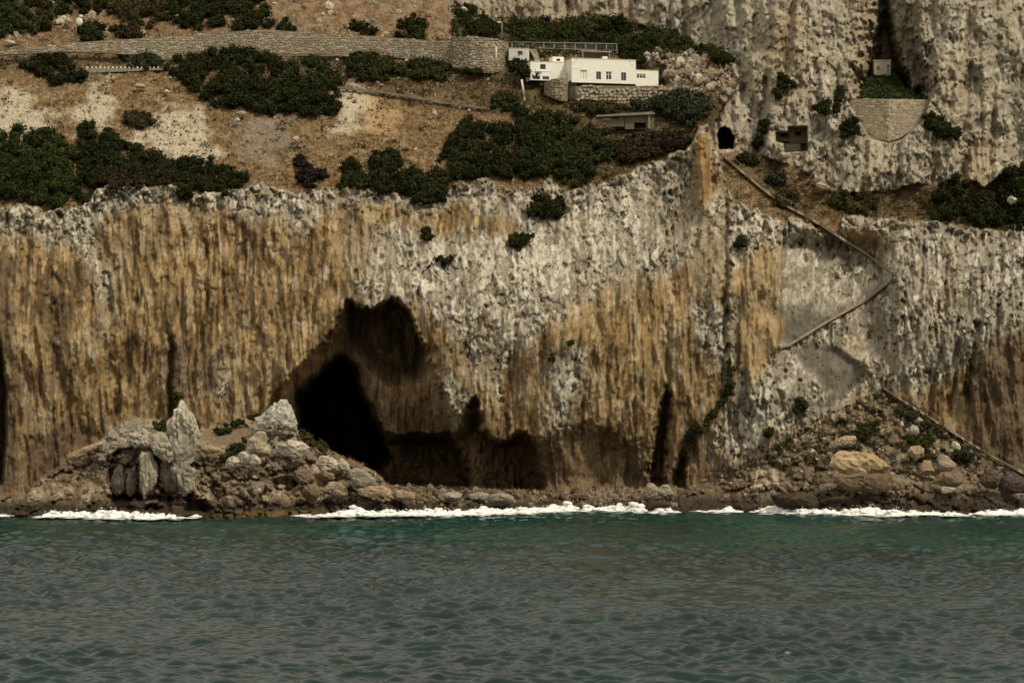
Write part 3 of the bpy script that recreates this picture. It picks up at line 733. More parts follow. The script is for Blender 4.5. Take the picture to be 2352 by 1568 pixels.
void = plain_mat("unlit interior", (.012, .010, .008), 0.9, 1.1, 2.0, 0.9, 0, 0)

RZ = math.radians(13)
# ---- the white house
hd = 466.0
hs_ = hd / D0 / S                                                    # metres per photo unit at the house
o_h = Pv(1313, 189.2, hd)
house = empty("white_house", o_h, RZ)
tag(house, "long white flat roofed house of joined blocks on the stone terrace", "house")
def hx(px): return (px - 1313) * hs_ / math.cos(RZ) * 1.004
W = hx(1461.5)
H = (189.2 - 134) * hs_
ops = []
for a, b in ((1334, 1347), (1369.6, 1381), (1392.5, 1405), (1427.5, 1439.2)):
    ops.append((hx(a), hx(b), 0.62 if a > 1420 else 0.70, 2.34 if a < 1340 else 2.24))
wall_block("main_wall", W, 7.2, H, ops, paint, house, side_ops=[(3.2, 4.0, 0.5, 2.3), (5.2, 5.7, 0.9, 1.9)])
boxes("coping", [(-0.06, W + 0.06, -0.06, 0.22, H + 0.002, H + 0.10), (-0.06, 0.2, 0.222, 7.2, H + 0.002, H + 0.10)], trim, house)
o = boxes("step_band", [(-0.035, 1.35, -0.04, -0.003, 2.72, 2.80)], paint, house)
boxes("chimney", [(hx(1387), hx(1397.5), 0.5, 1.4, H + 0.003, H + 0.62)], paint, house)
for i, (a, b, c, d) in enumerate(ops):
    if i == 0:
        w = boxes("shuttered_window", [(a, a + 0.08, 0.10, 0.16, c, d), (b - 0.08, b, 0.10, 0.16, c, d), (a + 0.08, b - 0.08, 0.10, 0.16, d - 0.08, d), (a + 0.08, b - 0.08, 0.10, 0.16, c, c + 0.08)], white_trim, house)
        mid = (a + b) / 2
        boxes("shutter", [(a + 0.10, mid - 0.03, 0.12, 0.15, c + 0.1, d - 0.1)], white_trim, w)
        boxes("shutter", [(mid + 0.03, b - 0.10, 0.12, 0.15, c + 0.1, d - 0.1)], white_trim, w)
        boxes("pane", [(a + 0.02, b - 0.02, 0.19, 0.20, c + 0.02, d - 0.02)], glass, w)
    else:
        window(house, a, b, c, d, 0.10, grey_trim if i != 2 else white_trim, glass, bars=1, cross=1 if i == 2 else 0)
boxes("lintel", [(hx(1333) - 0.05, hx(1348) + 0.05, -0.09, -0.003, 2.42, 2.52)], trim, house)
boxes("lintel", [(hx(1391.5), hx(1406), -0.07, -0.003, 2.28, 2.36)], trim, house)
boxes("end_window", [(0.08, 0.12, 3.22, 3.98, 0.52, 2.28)], grey_trim, house)
boxes("end_window", [(0.08, 0.12, 1.52, 1.98, 0.92, 1.88)], grey_trim, house)
for a, z in ((1319, 3.95), (1324, 4.5), (1448, 4.35), (1453, 3.75)):
    boxes("wall_vent", [(hx(a) - 0.11, hx(a) + 0.11, -0.06, -0.003, z - 0.11, z + 0.11)], trim, house)
# right annex, set back a little
ax0, ax1 = hx(1462), hx(1515.5)
AH = (196 - 158.5) * hs_
wall_block("annex_wall", ax1 - ax0, 4.2, AH, [(hx(1464.5) - ax0, hx(1485.5) - ax0, AH * 0.50, AH * 0.77)], paint, house, x0=ax0, y0=0.35, z0=-0.35)
window(house, hx(1464.5), hx(1485.5), -0.35 + AH * 0.50, -0.35 + AH * 0.77, 0.47, white_trim, glass, bars=2, cross=1)
boxes("annex_coping", [(ax0 + 0.01, ax1 + 0.05, 0.29, 4.6, AH - 0.347, AH - 0.27)], trim, house)
boxes("annex_pipe", [(hx(1461.9), hx(1464), 0.20, 0.34, -0.2, 2.9)], white_trim, house)
# left wing, set back behind the main front
lx0, lx1 = hx(1232), hx(1312)
LZ = 0.95; LH = 3.62
wy = 4.6
def lz(py): return (189.2 - py) * (hd + wy) / D0 / S - 0.10
def lxx(px): return hx(px) - 0.95
wall_block("wing_wall", hx(1318) - lxx(1242), 5.0, lz(136) - lz(178.5), [(lxx(1264.3) - lxx(1242), lxx(1277.3) - lxx(1242), lz(153.2) - lz(178.5), lz(141.5) - lz(178.5)),
    (lxx(1247.5) - lxx(1242), lxx(1264.5) - lxx(1242), 0.15, lz(169) - lz(178.5)), (lxx(1270) - lxx(1242), lxx(1285.5) - lxx(1242), 0.15, lz(169) - lz(178.5))], paint, house, x0=lxx(1242), y0=wy, z0=lz(178.5), rec=0.5)
boxes("wing_coping", [(lxx(1242) - 0.05, hx(1318), wy - 0.06, wy + 5.0, lz(136) + 0.003, lz(136) + 0.08)], trim, house)
boxes("wing_ledge", [(lxx(1242) - 0.03, lxx(1290), wy - 0.07, wy - 0.003, lz(158.5), lz(158.5) + 0.10)], paint, house)
window(house, lxx(1264.3), lxx(1277.3), lz(153.2), lz(141.5), wy + 0.22, grey_trim, glass, bars=0)
for a, b in ((1247.5, 1264.5), (1270, 1285.5)):
    window(house, lxx(a), lxx(b), lz(178.5) + 0.15, lz(169), wy + 0.3, grey_trim, glass, bars=2)
# upper back block between wing and main block
wall_block("upper_wall", hx(1313) - hx(1287), 3.0, 1.3, [(0.75, 1.55, 0.42, 0.95)], paint, house, x0=hx(1287), y0=wy + 1.6, z0=lz(136) + 0.01)
window(house, hx(1287) + 0.75, hx(1287) + 1.55, lz(136) + 0.43, lz(136) + 0.96, wy + 1.72, grey_trim, glass, bars=0)
# ---- canopy behind the roof
can = empty("roof_canopy", Pv(1336, 131, 474), RZ)
tag(can, "thin brown canopy on posts rising behind the white house roof", "canopy")
ch = 471 / D0 / S
boxes("canopy_slab", [(0, 72 * ch, 0, 3.2, 1.15, 1.32)], sandstone, can)
boxes("canopy_wall", [(0.3, 70 * ch, 1.6, 1.8, -0.8, 1.147)], dark_brown, can)
for k in (0.2, 66 * ch):
    boxes("canopy_post", [(k, k + 0.14, 0.1, 0.24, -0.6, 1.147)], sandstone, can)
# ---- the small hut up on the left
hut = empty("whitewashed_hut", Pv(1169, 139, 477), math.radians(7))
tag(hut, "small whitewashed hut below the fence at the end of the road wall", "hut")
k = 477 / D0 / S
wall_block("hut_wall", 47 * k, 5.0, 27.5 * k, [(20 * k, 31.5 * k, 12.5 * k, 22 * k)], paint_old, hut)
window(hut, 20 * k, 31.5 * k, 12.5 * k, 22 * k, 0.1, grey_trim, glass, bars=0)
boxes("hut_coping", [(-0.05, 47 * k + 0.05, -0.06, 0.2, 27.5 * k + 0.003, 27.5 * k + 0.09)], trim, hut)
v = [(47 * k, 0.3, 27.4 * k), (63 * k, -0.3, 27.0 * k), (71 * k, -0.9, 2.0 * k), (57 * k, -0.6, 8 * k)]
v2 = [(a, b + 3.2, c) for a, b, c in v]
mesh_np("lean_to_roof", v + v2, [(0, 3, 2, 1), (4, 5, 6, 7), (0, 1, 5, 4), (1, 2, 6, 5), (2, 3, 7, 6), (3, 0, 4, 7)], plain_mat("brown sheet roof", (.27, .215, .145), 0.8, 1.2, 1.5), hut, smooth=False)
mesh_np("lean_to_wall", [(57 * k, -0.5, 8 * k), (71 * k, -0.8, 1.8 * k), (71 * k, -0.8, -34 * k), (63 * k, -0.6, -12 * k), (57 * k, 2.4, 8 * k), (71 * k, 2.1, 1.8 * k), (71 * k, 2.1, -34 * k), (63 * k, 2.3, -12 * k)],
        [(0, 3, 2, 1), (4, 5, 6, 7), (0, 1, 5, 4), (1, 2, 6, 5), (2, 3, 7, 6), (3, 0, 4, 7)], paint_old, hut, smooth=False)
# ---- metal frame fence above the house
fz = 486.0
fence = empty("panel_fence", Pv(1168, 115, fz))
tag(fence, "long grey metal frame fence on the terrace above the white house", "fence")
def fp(px, py): 
    p = Pv(px, py, fz) - fence.location
    return p
fx = [1176, 1200.5, 1225, 1249, 1273, 1297.5, 1321.5, 1345, 1369, 1393, 1417]
for i, x in enumerate(fx):
    yt = 96.6 + (x - 1168) * 0.018
    yb = 112 + (x - 1168) * 0.03
    a, b = fp(x, yt), fp(x, yb + 4)
    boxes("fence_post", [(a.x - 0.13, a.x + 0.13, -0.10, 0.10, b.z, a.z)], metal, fence)
for nm, y0_, y1_ in (("top_rail", 97.0, 101.6), ("bottom_rail", 109.6, 116.6)):
    a, b = fp(1168, y0_), fp(1418.5, y1_)
    tube(nm, [(a.x, -0.13, a.z), (b.x, -0.13, b.z)], 0.09, metal, fence, 6)
for i in range(len(fx) - 1):
    a, b = fp(fx[i], 97.4 + (fx[i] - 1168) * 0.018), fp(fx[i + 1], 110 + (fx[i + 1] - 1168) * 0.028)
    lst = [(a.x + 0.13 + (b.x - a.x - 0.26) * q / 9, a.x + 0.155 + (b.x - a.x - 0.26) * q / 9, 0.0, 0.02, b.z, a.z) for q in range(1, 9)]
    boxes("wire_panel", lst, metal, fence)

# ---- stone walls: every stone a piece, the smaller rest joined
def stone_mesh(seed, wid_=1.0, hgt=1.0):
    r = random.Random(seed)
    j = lambda a: a * (1 + r.uniform(-0.14, 0.14))
    v = [(-j(.5), 0, -j(.5)), (j(.5), 0, -j(.5)), (j(.5), 0, j(.5)), (-j(.5), 0, j(.5)), (-j(.34), -1, -j(.32)), (j(.34), -1, -j(.32)), (j(.34), -1, j(.32)), (-j(.34), -1, j(.32))]
    f = [(4, 5, 6, 7), (0, 1, 5, 4), (1, 2, 6, 5), (2, 3, 7, 6), (3, 0, 4, 7)]
    return np.array(v, F), np.array(f, np.int32)
STONE_COLS = [(.33, .28, .195), (.27, .22, .145), (.40, .35, .255), (.23, .18, .115), (.31, .255, .18), (.25, .215, .16)]
stone_data = []
for i in range(12):
    v, f = stone_mesh(500 + i)
    o = mesh_np("stone", v, f, stone_m, None, False, np.tile(np.array(STONE_COLS[i % 6], F), (len(v), 1)))
    stone_data.append((v, f, o.data))
    bpy.data.objects.remove(o)

def stone_wall(name, label, cat, top, bot, dep, sw, shh, proud, n_obj, seed, thick=0.9, core_mat=None, tint=1.0, names="stone", tilt=0.12, pal=None):
    """wall between two photo polylines; dep = [(x, depth)] gives its plan"""
    rng = random.Random(seed)
    xa, xb = top[0][0], top[-1][0]
    xs = np.linspace(xa, xb, max(int((xb - xa) / 6), 3) + 1)
    tp, bt, dd = pline(xs, top), pline(xs, bot), pline(xs, dep)
    o0 = Pv(xa, float(bt[0]), float(dd[0]))
    root = empty(name, o0)
    tag(root, label, cat)
    v = []
    for x, t, b, d in zip(xs, tp, bt, dd):
        p, q = Pv(x, t, d) - o0, Pv(x, b + 3, d) - o0
        v += [q, p, p + Vector((0, thick, 0)), q + Vector((0, thick, 0))]
    f = []
    for i in range(len(xs) - 1):
        a = i * 4; b = a + 4
        for k in range(4):
            f.append((a + k, a + (k + 1) % 4, b + (k + 1) % 4, b + k))
    f += [(0, 3, 2, 1), (len(v) - 4, len(v) - 3, len(v) - 2, len(v) - 1)]
    mesh_np("wall_core", [tuple(p) for p in v], f, core_mat or mortar, root, False)
    st = []
    y = float(min(tp)) + shh / hs_ * 0.5
    row = 0
    while y < max(bt):
        x = xa + rng.uniform(0, sw / hs_)
        while x < xb:
            w = sw * rng.uniform(0.65, 1.35); h = shh * rng.uniform(0.7, 1.25)
            xc = x + w / hs_ / 2
            if xc < xb - w / hs_ / 2 and pline(xc, top) + h / hs_ * 0.4 < y < pline(xc, bot):
                d0_, d1_ = pline(xc - 3, dep), pline(xc + 3, dep)
                d = float(pline(xc, dep))
                p0, p1 = Pv(xc - 3, y, float(d0_)), Pv(xc + 3, y, float(d1_))
                ang = math.atan2(p1.y - p0.y, p1.x - p0.x)
                st.append((Pv(xc, y + rng.uniform(-.3, .3) * shh / hs_, d) - o0, ang, w * 0.93, h * 0.93, proud * rng.uniform(0.4, 1.3), rng.choice(pal) if pal else rng.randrange(12)))
            x += w / hs_ * 1.02
        y += shh / hs_; row += 1
    rng.shuffle(st)
    for p, ang, w, h, pr, k in st[:n_obj]:
        o = bpy.data.objects.new(names, stone_data[k][2]); COL.objects.link(o)
        o.parent = root; o.location = p; o.rotation_euler = (0, rng.uniform(-tilt, tilt), ang); o.scale = (w, pr, h)
    if len(st) > n_obj:
        V, Fc, Cc = [], [], []; n = 0
        for p, ang, w, h, pr, k in st[n_obj:]:
            v, f = stone_data[k][0], stone_data[k][1]
            q = v * np.array([w, pr, h], F); c, s_ = math.cos(ang), math.sin(ang)
            q = np.stack([q[:, 0] * c - q[:, 1] * s_, q[:, 0] * s_ + q[:, 1] * c, q[:, 2]], -1) + np.array(p, F)
            V.append(q); Fc.append(f + n); n += len(v); Cc.append(np.tile(np.array(STONE_COLS[k % 6], F), (len(v), 1)))
        so = mesh_np("stonework", np.vstack(V), np.vstack(Fc), stone_m, root, False, np.vstack(Cc))
        so["kind"] = "stuff"
    return root

def wall_depth(top, bot, extra=0.8, lo=None):
    out = []
    for x in np.linspace(top[0][0], top[-1][0], 24):
        out.append((float(x), min(td(float(x), float(pline(x, bot)) - 2, 3), td(float(x), float(pline(x, bot)) - 8, 3)) - extra))
    return out

RT = [(-60, 124), (0, 117), (85, 107), (170, 98), (300, 90), (420, 82), (500, 76), (545, 72), (590, 70), (640, 70), (720, 76), (840, 82), (1000, 94), (1060, 94), (1110, 96)]
RB = [(-60, 130), (0, 124), (85, 120), (140, 117), (230, 119), (330, 125), (360, 135), (450, 136), (640, 126), (780, 127), (900, 129), (1000, 140), (1045, 152), (1110, 166)]
rd = [(x, 482.0) for x in (-60, 1110)]
rdep = [(-60, 478), (200, 480), (450, 481), (640, 481), (900, 481), (1000, 479.5), (1060, 477), (1110, 476)]
stone_wall("road_wall", "long pale stone retaining wall carrying the road across the upper hillside", "retaining wall", RT, RB, rdep, 0.72, 0.42, 0.08, 300, 11)
stone_wall("bastion_wall", "rounded stone bastion at the right end of the road wall beside the hut", "bastion", [(1038, 86), (1080, 84), (1112, 86), (1140, 90), (1160, 95), (1168, 98)], [(1038, 152), (1080, 158), (1112, 165), (1140, 164), (1168, 156)],
           [(1038, 477), (1080, 474.6), (1112, 474.2), (1140, 475.2), (1158, 477), (1168, 480)], 0.78, 0.46, 0.12, 300, 12)
stone_wall("terrace_wall", "rough rubble stone wall under the front of the white house", "terrace wall", [(1322, 199), (1345, 196), (1460, 198), (1520, 197), (1580, 196), (1622, 203)],
           [(1322, 228), (1345, 228), (1380, 228), (1410, 234), (1443, 243), (1475, 236), (1540, 224), (1590, 214), (1622, 210)], [(1322, 464.2), (1460, 464.8), (1622, 461)], 0.88, 0.60, 0.36, 300, 13, tilt=0.7, pal=[0, 2, 4, 6, 8, 10, 2, 8])
stone_wall("masonry_pier", "worn masonry pier under the left wing of the white house", "pier", [(1250, 190), (1268, 182), (1290, 179), (1304, 182)], [(1250, 214), (1268, 222), (1290, 230), (1304, 230)],
           [(1250, 468), (1270, 465.4), (1290, 464.8), (1304, 466)], 0.72, 0.5, 0.12, 300, 14, thick=2.5)
stone_wall("niche_wall", "tall stone wall closing the grassy niche in the upper right cliff", "niche wall", [(1950, 228), (1990, 227), (2070, 228), (2132, 229)], [(1950, 246), (1965, 262), (1985, 296), (2004, 309), (2040, 322), (2066, 314), (2104, 290), (2118, 270), (2132, 244)],
           [(1950, 458), (2040, 455), (2132, 458)], 0.60, 0.40, 0.06, 300, 15, core_mat=sandstone)
# recess and post between the pier and the terrace wall
rc = boxes("basement_door", [(0, 19 * hs_, 0, 0.4, 0, 42 * hs_), (4 * hs_, 6 * hs_, -0.2, -0.003, 0, 44 * hs_)], dark_brown)
rc.location = Pv(1305, 229, 466.6); tag(rc, "dark brown recessed basement doorway beside the worn masonry pier", "doorway")

# ---- hut inside the notch
hut_m = plain_mat('pale limewashed stone', (.52, .45, .33), 0.75, 1.15, 1.5)
nh = empty("stone_hut", Pv(2007.5, 174, 474.6), 0)
tag(nh, "small pale stone hut standing at the back of the grassy niche", "hut")
k = 475 / D0 / S
wall_block("hut_wall", 38 * k, 3.5, 33.5 * k, [(6 * k, 13 * k, 12 * k, 21 * k), (29 * k, 36 * k, 1 * k, 25 * k)], hut_m, nh, rec=0.6)
boxes("hut_roof", [(-0.1, 38 * k + 0.1, -0.12, 3.6, 33.5 * k + 0.003, 33.5 * k + 0.22)], hut_m, nh)
boxes("window", [(6 * k, 13 * k, 0.45, 0.55, 12 * k, 21 * k)], grey_trim, nh)
boxes("door", [(29 * k, 36 * k, 0.45, 0.55, 1 * k, 25 * k)], grey_trim, nh)
# ---- ruined brown lookout in the cliff
bd = 455.5
k = bd / D0 / S
bk = empty("ruined_lookout", Pv(1780, 347, bd), 0)
tag(bk, "ruined brown lookout post with two openings set in the pale cliff", "lookout")
brick_m = plain_mat("brown weathered brickwork", (.20, .14, .105), 0.7, 1.25, 1.6)
wall_block("left_wall", 33 * k, 3.0, 22 * k, [(13 * k, 30 * k, 10.5 * k, 19 * k)], brick_m, bk, x0=0, y0=0.4, z0=22 * k, rec=1.6)
wall_block("right_wall", 42 * k, 3.4, 36 * k, [(13 * k, 27 * k, 18 * k, 27 * k)], brick_m, bk, x0=33.2 * k, y0=0, z0=18 * k, rec=1.6)
boxes("opening", [(14 * k, 30 * k, 1.5, 1.6, 33 * k, 41 * k)], void, bk)
boxes("opening", [(46 * k, 61 * k, 1.5, 1.6, 36 * k, 45 * k)], void, bk)
boxes("sill_beam", [(-1 * k, 74 * k, -0.25, -0.003, 23 * k, 26.5 * k)], brick_m, bk)
boxes("parapet", [(46 * k, 52 * k, 0.1, 0.8, 54.2 * k, 58 * k), (62 * k, 68 * k, 0.1, 0.8, 54.2 * k, 57 * k)], brick_m, bk)
boxes("base_pier", [(21 * k, 59 * k, 0.35, 3.0, -3 * k, 17.8 * k)], sandstone, bk)
boxes("lower_door", [(60 * k, 74 * k, 1.2, 3.0, -2 * k, 17.6 * k)], dark_brown, bk)
boxes("undercroft", [(0, 20.6 * k, 1.0, 3.0, 8 * k, 21.8 * k)], dark_brown, bk)
# ---- concrete shelter on the slope
sd = td(1470, 288, 5) - 1.0
k = sd / D0 / S
ruin_m = plain_mat('stained brown concrete', (.135, .108, .072), 0.65, 1.3, 1.0)
sh = empty("concrete_shelter", Pv(1370, 296, sd), 0)
tag(sh, "low concrete shelter with a thin roof slab and dark opening below the terrace", "shelter")
mesh_np("roof_slab", [(0, -.3, 31 * k), (127 * k, -.3, 39 * k), (134 * k, -.3, 36 * k), (134 * k, -.3, 33 * k), (0, -.3, 27 * k), (0, 2.5, 31 * k), (127 * k, 2.5, 39 * k), (134 * k, 2.5, 36 * k), (134 * k, 2.5, 33 * k), (0, 2.5, 27 * k)],
        [(0, 4, 1, 1), (4, 3, 2, 1), (0, 1, 6, 5), (1, 2, 7, 6), (2, 3, 8, 7), (3, 4, 9, 8), (4, 0, 5, 9)], concrete, sh, False)
wall_block("back_wall", 66 * k, 1.6, 31 * k, [(21 * k, 48 * k, 0.3 * k, 15 * k)], ruin_m, sh, x0=66 * k, y0=0.5, rec=1.2)
boxes("opening", [(86 * k, 115 * k, 1.6, 1.68, 0, 15 * k)], void, sh)
boxes("pillar", [(118 * k, 124 * k, 0.0, 0.45, 0, 31.5 * k)], concrete, sh)
boxes("low_wall", [(20 * k, 64 * k, 0.6, 1.4, 6 * k, 20 * k)], ruin_m, sh)
# ---- small bridge with a row of white kerb posts
cd = td(290, 164, 3) + 0.2
k = cd / D0 / S
br = empty("culvert_bridge", Pv(205, 182, cd), 0)
tag(br, "low grey culvert bridge with a row of small white kerb posts", "bridge")
mesh_np("bridge_slab", [(0, 0, 14 * k), (165 * k, 0, 21 * k), (165 * k, 0, 25 * k), (0, 0, 25 * k), (0, 3, 14 * k), (165 * k, 3, 21 * k), (165 * k, 3, 25 * k), (0, 3, 25 * k)],
        [(0, 1, 2, 3), (3, 2, 6, 7), (1, 5, 6, 2), (0, 3, 7, 4), (0, 4, 5, 1)], plain_mat("pale grey concrete", (.24, .22, .165), 0.75, 1.2, 1.6), br, False)
boxes("culvert_frame", [(24 * k, 60 * k, 0.2, 2.0, 2.5 * k, 7.8 * k), (24 * k, 28 * k, 0.2, 2.0, -4 * k, 2.4 * k), (52 * k, 56 * k, 0.2, 2.0, -4 * k, 2.4 * k)], concrete, br)
boxes("culvert_mouth", [(28.1 * k, 51.9 * k, 0.8, 2.0, -4 * k, 2.3 * k)], void, br)
for i in range(17):
    boxes("kerb_post", [((6 + i * 9.5) * k - 0.11, (6 + i * 9.5) * k + 0.11, 0.1, 0.35, 25.003 * k, (28.5 + (i % 3) * 0.5) * k)], white_trim, br)

# ---- lamp posts and pipes
def lamp(px, yt, yb, label, head, dx=0.0, group="street lamps along the road wall"):
    d = float(pline(px, rdep)) + 0.6 if px < 1100 else 484.5
    r = empty("street_lamp", Pv(px, yb, d))
    tag(r, label, "street lamp", group)
    h = (Pv(px, yt, d) - r.location).z
    tube("pole", [(0, 0, 0), (0, 0, h)], 0.10, metal, r, 8, 0.07)
    if head == "box":
        boxes("arm", [(-0.05, 1.0, -0.05, 0.05, h + 0.002, h + 0.1)], metal, r)
        o = ball("lamp_head", (0.62, 0, h - 0.75), (0.72, 0.35, 0.85), white_pipe, r)
        ball("lamp_shade", (0.95, 0, h + 0.35), (0.45, 0.3, 0.32), white_pipe, r)
    elif head == "small":
        boxes("arm", [(min(0, dx), max(0, dx), -0.05, 0.05, h + 0.002, h + 0.09)], metal, r)
        ball("lamp_head", (dx, 0, h + 0.02), (0.48, 0.28, 0.20), white_pipe, r)
    return r
def ball(name, c, s, mat, parent):
    bm = bmesh.new(); bmesh.ops.create_icosphere(bm, subdivisions=3, radius=1)
    for v in bm.verts: v.co = Vector((v.co.x * s[0] + c[0], v.co.y * s[1] + c[1], v.co.z * s[2] + c[2]))
    me = bpy.data.meshes.new(name); bm.to_mesh(me); bm.free()
    for p in me.polygons: p.use_smooth = True
    me.materials.append(mat)
    o = bpy.data.objects.new(name, me); COL.objects.link(o); o.parent = parent
    return o
lamp(175, 42, 99, "leftmost street lamp, with a bulky white head, on the road wall", "box")
lamp(633, 8, 71, "street lamp with a small pale head at the crest of the road wall", "small", -0.2)
lamp(1153, 52, 96, "thin street lamp with a small head beside the left end of the fence", "small", -0.6)
lamp(1030, -14, 27, "bare pole cut by the top edge above the road wall", "none", 0, None)
pp = empty("white_pipe", Pv(1140, 155, 472.5)); tag(pp, "short white drain pipe running down the rounded bastion", "pipe")
k = 472.5 / D0 / S
tube("pipe", [(-0.2, 0, 47 * k), (0, 0, 45 * k), (0, 0, 0)], 0.17, white_pipe, pp)
p2 = tube("thin_pole", [(0, 0, 0), (0.1, 0, 24 * k)], 0.10, concrete); p2.location = Pv(1131, 180, 470.5); tag(p2, "thin brownish pole standing under the white drain pipe", "pole")
d3 = td(1201, 222, 4) - 0.8
k = d3 / D0 / S
p3 = empty("leaning_post", Pv(1204, 222, d3)); tag(p3, "leaning white post on the scrub slope left of the masonry pier", "post")
tube("post", [(0, 0, 0), (-6 * k, 0, 39 * k)], 0.20, white_pipe, p3)
tube("stump", [(0.3, 0, -20 * k), (0.0, 0, -0.02)], 0.09, white_pipe, p3)
d4 = td(1762, 46, 3)
# ---- low kerb wall on the slope
kx = [(775, 203), (820, 207), (880, 215), (940, 224), (1000, 235), (1060, 244), (1110, 251)]
def ribbon(name, pts, mat, hgt, thick, off, parent=None, lift=0.0):
    v, f = [], []
    for x, y in pts:
        d = td(x, y, 3) - off
        p = Pv(x, y, d)
        v += [p + Vector((0, 0, lift)), p + Vector((0, 0, lift + hgt)), p + Vector((0, thick, lift + hgt)), p + Vector((0, thick, lift))]
    for i in range(len(pts) - 1):
        a = i * 4; b = a + 4
        for k in range(4): f.append((a + k, b + k, b + (k + 1) % 4, a + (k + 1) % 4))
    f += [(0, 1, 2, 3), (len(v) - 1, len(v) - 2, len(v) - 3, len(v) - 4)]
    return mesh_np(name, [tuple(p) for p in v], f, mat, parent, False)
def densify(pts, n):
    a = np.array(pts, float); s = np.r_[0, np.cumsum(np.hypot(*np.diff(a, axis=0).T))]
    t = np.linspace(0, s[-1], n)
    return [(float(np.interp(q, s, a[:, 0])), float(np.interp(q, s, a[:, 1]))) for q in t]
kw = ribbon("kerb_wall", densify(kx, 30), concrete, 0.42, 0.7, 0.4)
tag(kw, "thin concrete kerb wall slanting down the slope right of the big bush", "kerb wall")
# ---- footpaths cut into the right hand cliff, with handrails
path_m = plain_mat("trodden path", (.30, .245, .17), 0.75, 1.25, 1.2)
def footpath(pts, label, n, rail_label, rail=True):
    dp = densify(pts, n)
    o = ribbon("path", dp, path_m, 0.45, 2.4, 0.45, lift=-0.1)
    tag(o, label, None, None, "structure")
    if rail:
        r = empty("handrail", Pv(*dp[0], td(*dp[0], 3) - 1.4)); tag(r, rail_label, "handrail")
        tops = []
        for i, (x, y) in enumerate(dp):
            p = Pv(x, y, td(x, y, 3) - 1.45) - r.location + Vector((0, 0, 0.35))
            tops.append(p + Vector((0, 0, 1.0)))
            if i % 3 == 0: tube("rail_post", [p, p + Vector((0, 0, 1.0))], 0.04, concrete, r, 6)
        tube("rail", tops, 0.04, concrete, r, 6)
footpath([(1664, 362), (1700, 392), (1744, 429), (1794, 468), (1860, 502), (1929, 546), (1985, 581), (2057, 632)], "long stepped footpath slanting down from the tunnel mouth", 60, "pale handrail of the long stepped footpath below the tunnel mouth")
footpath([(2040, 650), (1990, 690), (1900, 740), (1812, 794), (1792, 798)], "narrow footpath crossing under the grey rock chute", 30, "", False)
footpath([(2030, 892), (2090, 932), (2180, 988), (2270, 1044), (2352, 1088), (2420, 1120)], "narrow footpath along the upper edge of the talus cone", 46, "pale handrail of the footpath along the talus edge")
# ------------------------------------------------------------------ plants
def leaf_mat(name, spread=0.35):
    m, nt, b = new_mat(name)
    at = nt.nodes.new("ShaderNodeAttribute"); at.attribute_name = "col"
    n = noise_node(nt, 1.1, 3, 0.6)
    nt.links.new(mulcol(nt, at.outputs["Color"], ramp(nt, n.outputs[0], 1 - spread, 1 + spread)), b.inputs["Base Color"])
    b.inputs["Roughness"].default_value = 0.9
    b.inputs["Specular IOR Level"].default_value = 0.06
    return m
foliage_m = leaf_mat("bush leaves")
ICO = None
def ico(sub):
    bm = bmesh.new(); bmesh.ops.create_icosphere(bm, subdivisions=sub, radius=1)
    v = np.array([p.co[:] for p in bm.verts], F); f = np.array([[q.index for q in p.verts] for p in bm.faces], np.int32); bm.free()
    return v, f
ICO1 = ico(1); ICO2 = ico(2); ICO3 = ico(3); ICO4 = ico(4)
GREENS = {'dark': (.0185, .0215, .0065), 'mid': (.026, .031, .0095), 'bright': (.0235, .031, .0075), 'olive': (.040, .036, .013), 'brown': (.030, .023, .012), 'plum': (.018, .013, .011), 'blue': (.027, .035, .018)}
def foliage(rng, cen, rad, tint, per=46, leaf=0.34, core=True):
    """leaf clumps on a set of spheres: cen (n,3), rad (n,)"""
    V, Fc, Cc = [], [], []; n = 0
    tint = np.array(tint, F)
    for c, r in zip(cen, rad):
        cl = tint * rng.uniform(0.65, 1.45) * np.array([rng.uniform(.9, 1.25), 1, rng.uniform(.85, 1.1)], F)
        k = max(int(per * r * r), 5)
        d = rng.normal(size=(k, 3)).astype(F); d /= np.linalg.norm(d, axis=1, keepdims=True) + 1e-6
        d[:, 1] -= 0.25; d[:, 2] += 0.15
        d /= np.linalg.norm(d, axis=1, keepdims=True) + 1e-6
        p = c + d * (r * (0.78 + 0.62 * rng.uniform(0, 1, (k, 1)) ** 3)) * np.array([1, 1, .85], F)
        nrm = d + rng.normal(size=(k, 3)) * 0.55
        nrm /= np.linalg.norm(nrm, axis=1, keepdims=True) + 1e-6
        a = np.cross(nrm, rng.normal(size=(k, 3))); a /= np.linalg.norm(a, axis=1, keepdims=True) + 1e-6
        b = np.cross(nrm, a)
        s = leaf * rng.uniform(0.55, 1.35, (k, 1))
        q = np.stack([p - a * s, p - b * s * 0.6 + nrm * s * 0.1, p + a * s, p + b * s * 0.6 + nrm * s * 0.1], 1).reshape(-1, 3)
        f = np.arange(k * 4, dtype=np.int32).reshape(-1, 4) + n
        V.append(q); Fc.append(f); n += k * 4
        cc = cl * rng.uniform(0.75, 1.3, (k, 1)) * (1 + rng.normal(size=(k, 3)) * 0.07)
        Cc.append(np.repeat(cc, 4, 0))
        if core:
            v, f3 = ICO1
            V.append(v * r * 0.72 + c); f4 = np.c_[f3, f3[:, 2]] + n
            Fc.append(f4); n += len(v); Cc.append(np.tile(tint * 0.8, (len(v), 1)))
    return np.vstack(V), np.vstack(Fc), np.clip(np.vstack(Cc), 0.003, 0.3)

def tri_or_quad(name, V, Fq, mat, cols, parent=None):
    """quads, with core triangles stored as repeated last vertex"""
    deg = Fq[:, 2] == Fq[:, 3]
    t = np.vstack([Fq[deg][:, :3], Fq[~deg][:, [0, 1, 2]], Fq[~deg][:, [0, 2, 3]]])
    return mesh_np(name, V, t, mat, parent, False, cols)

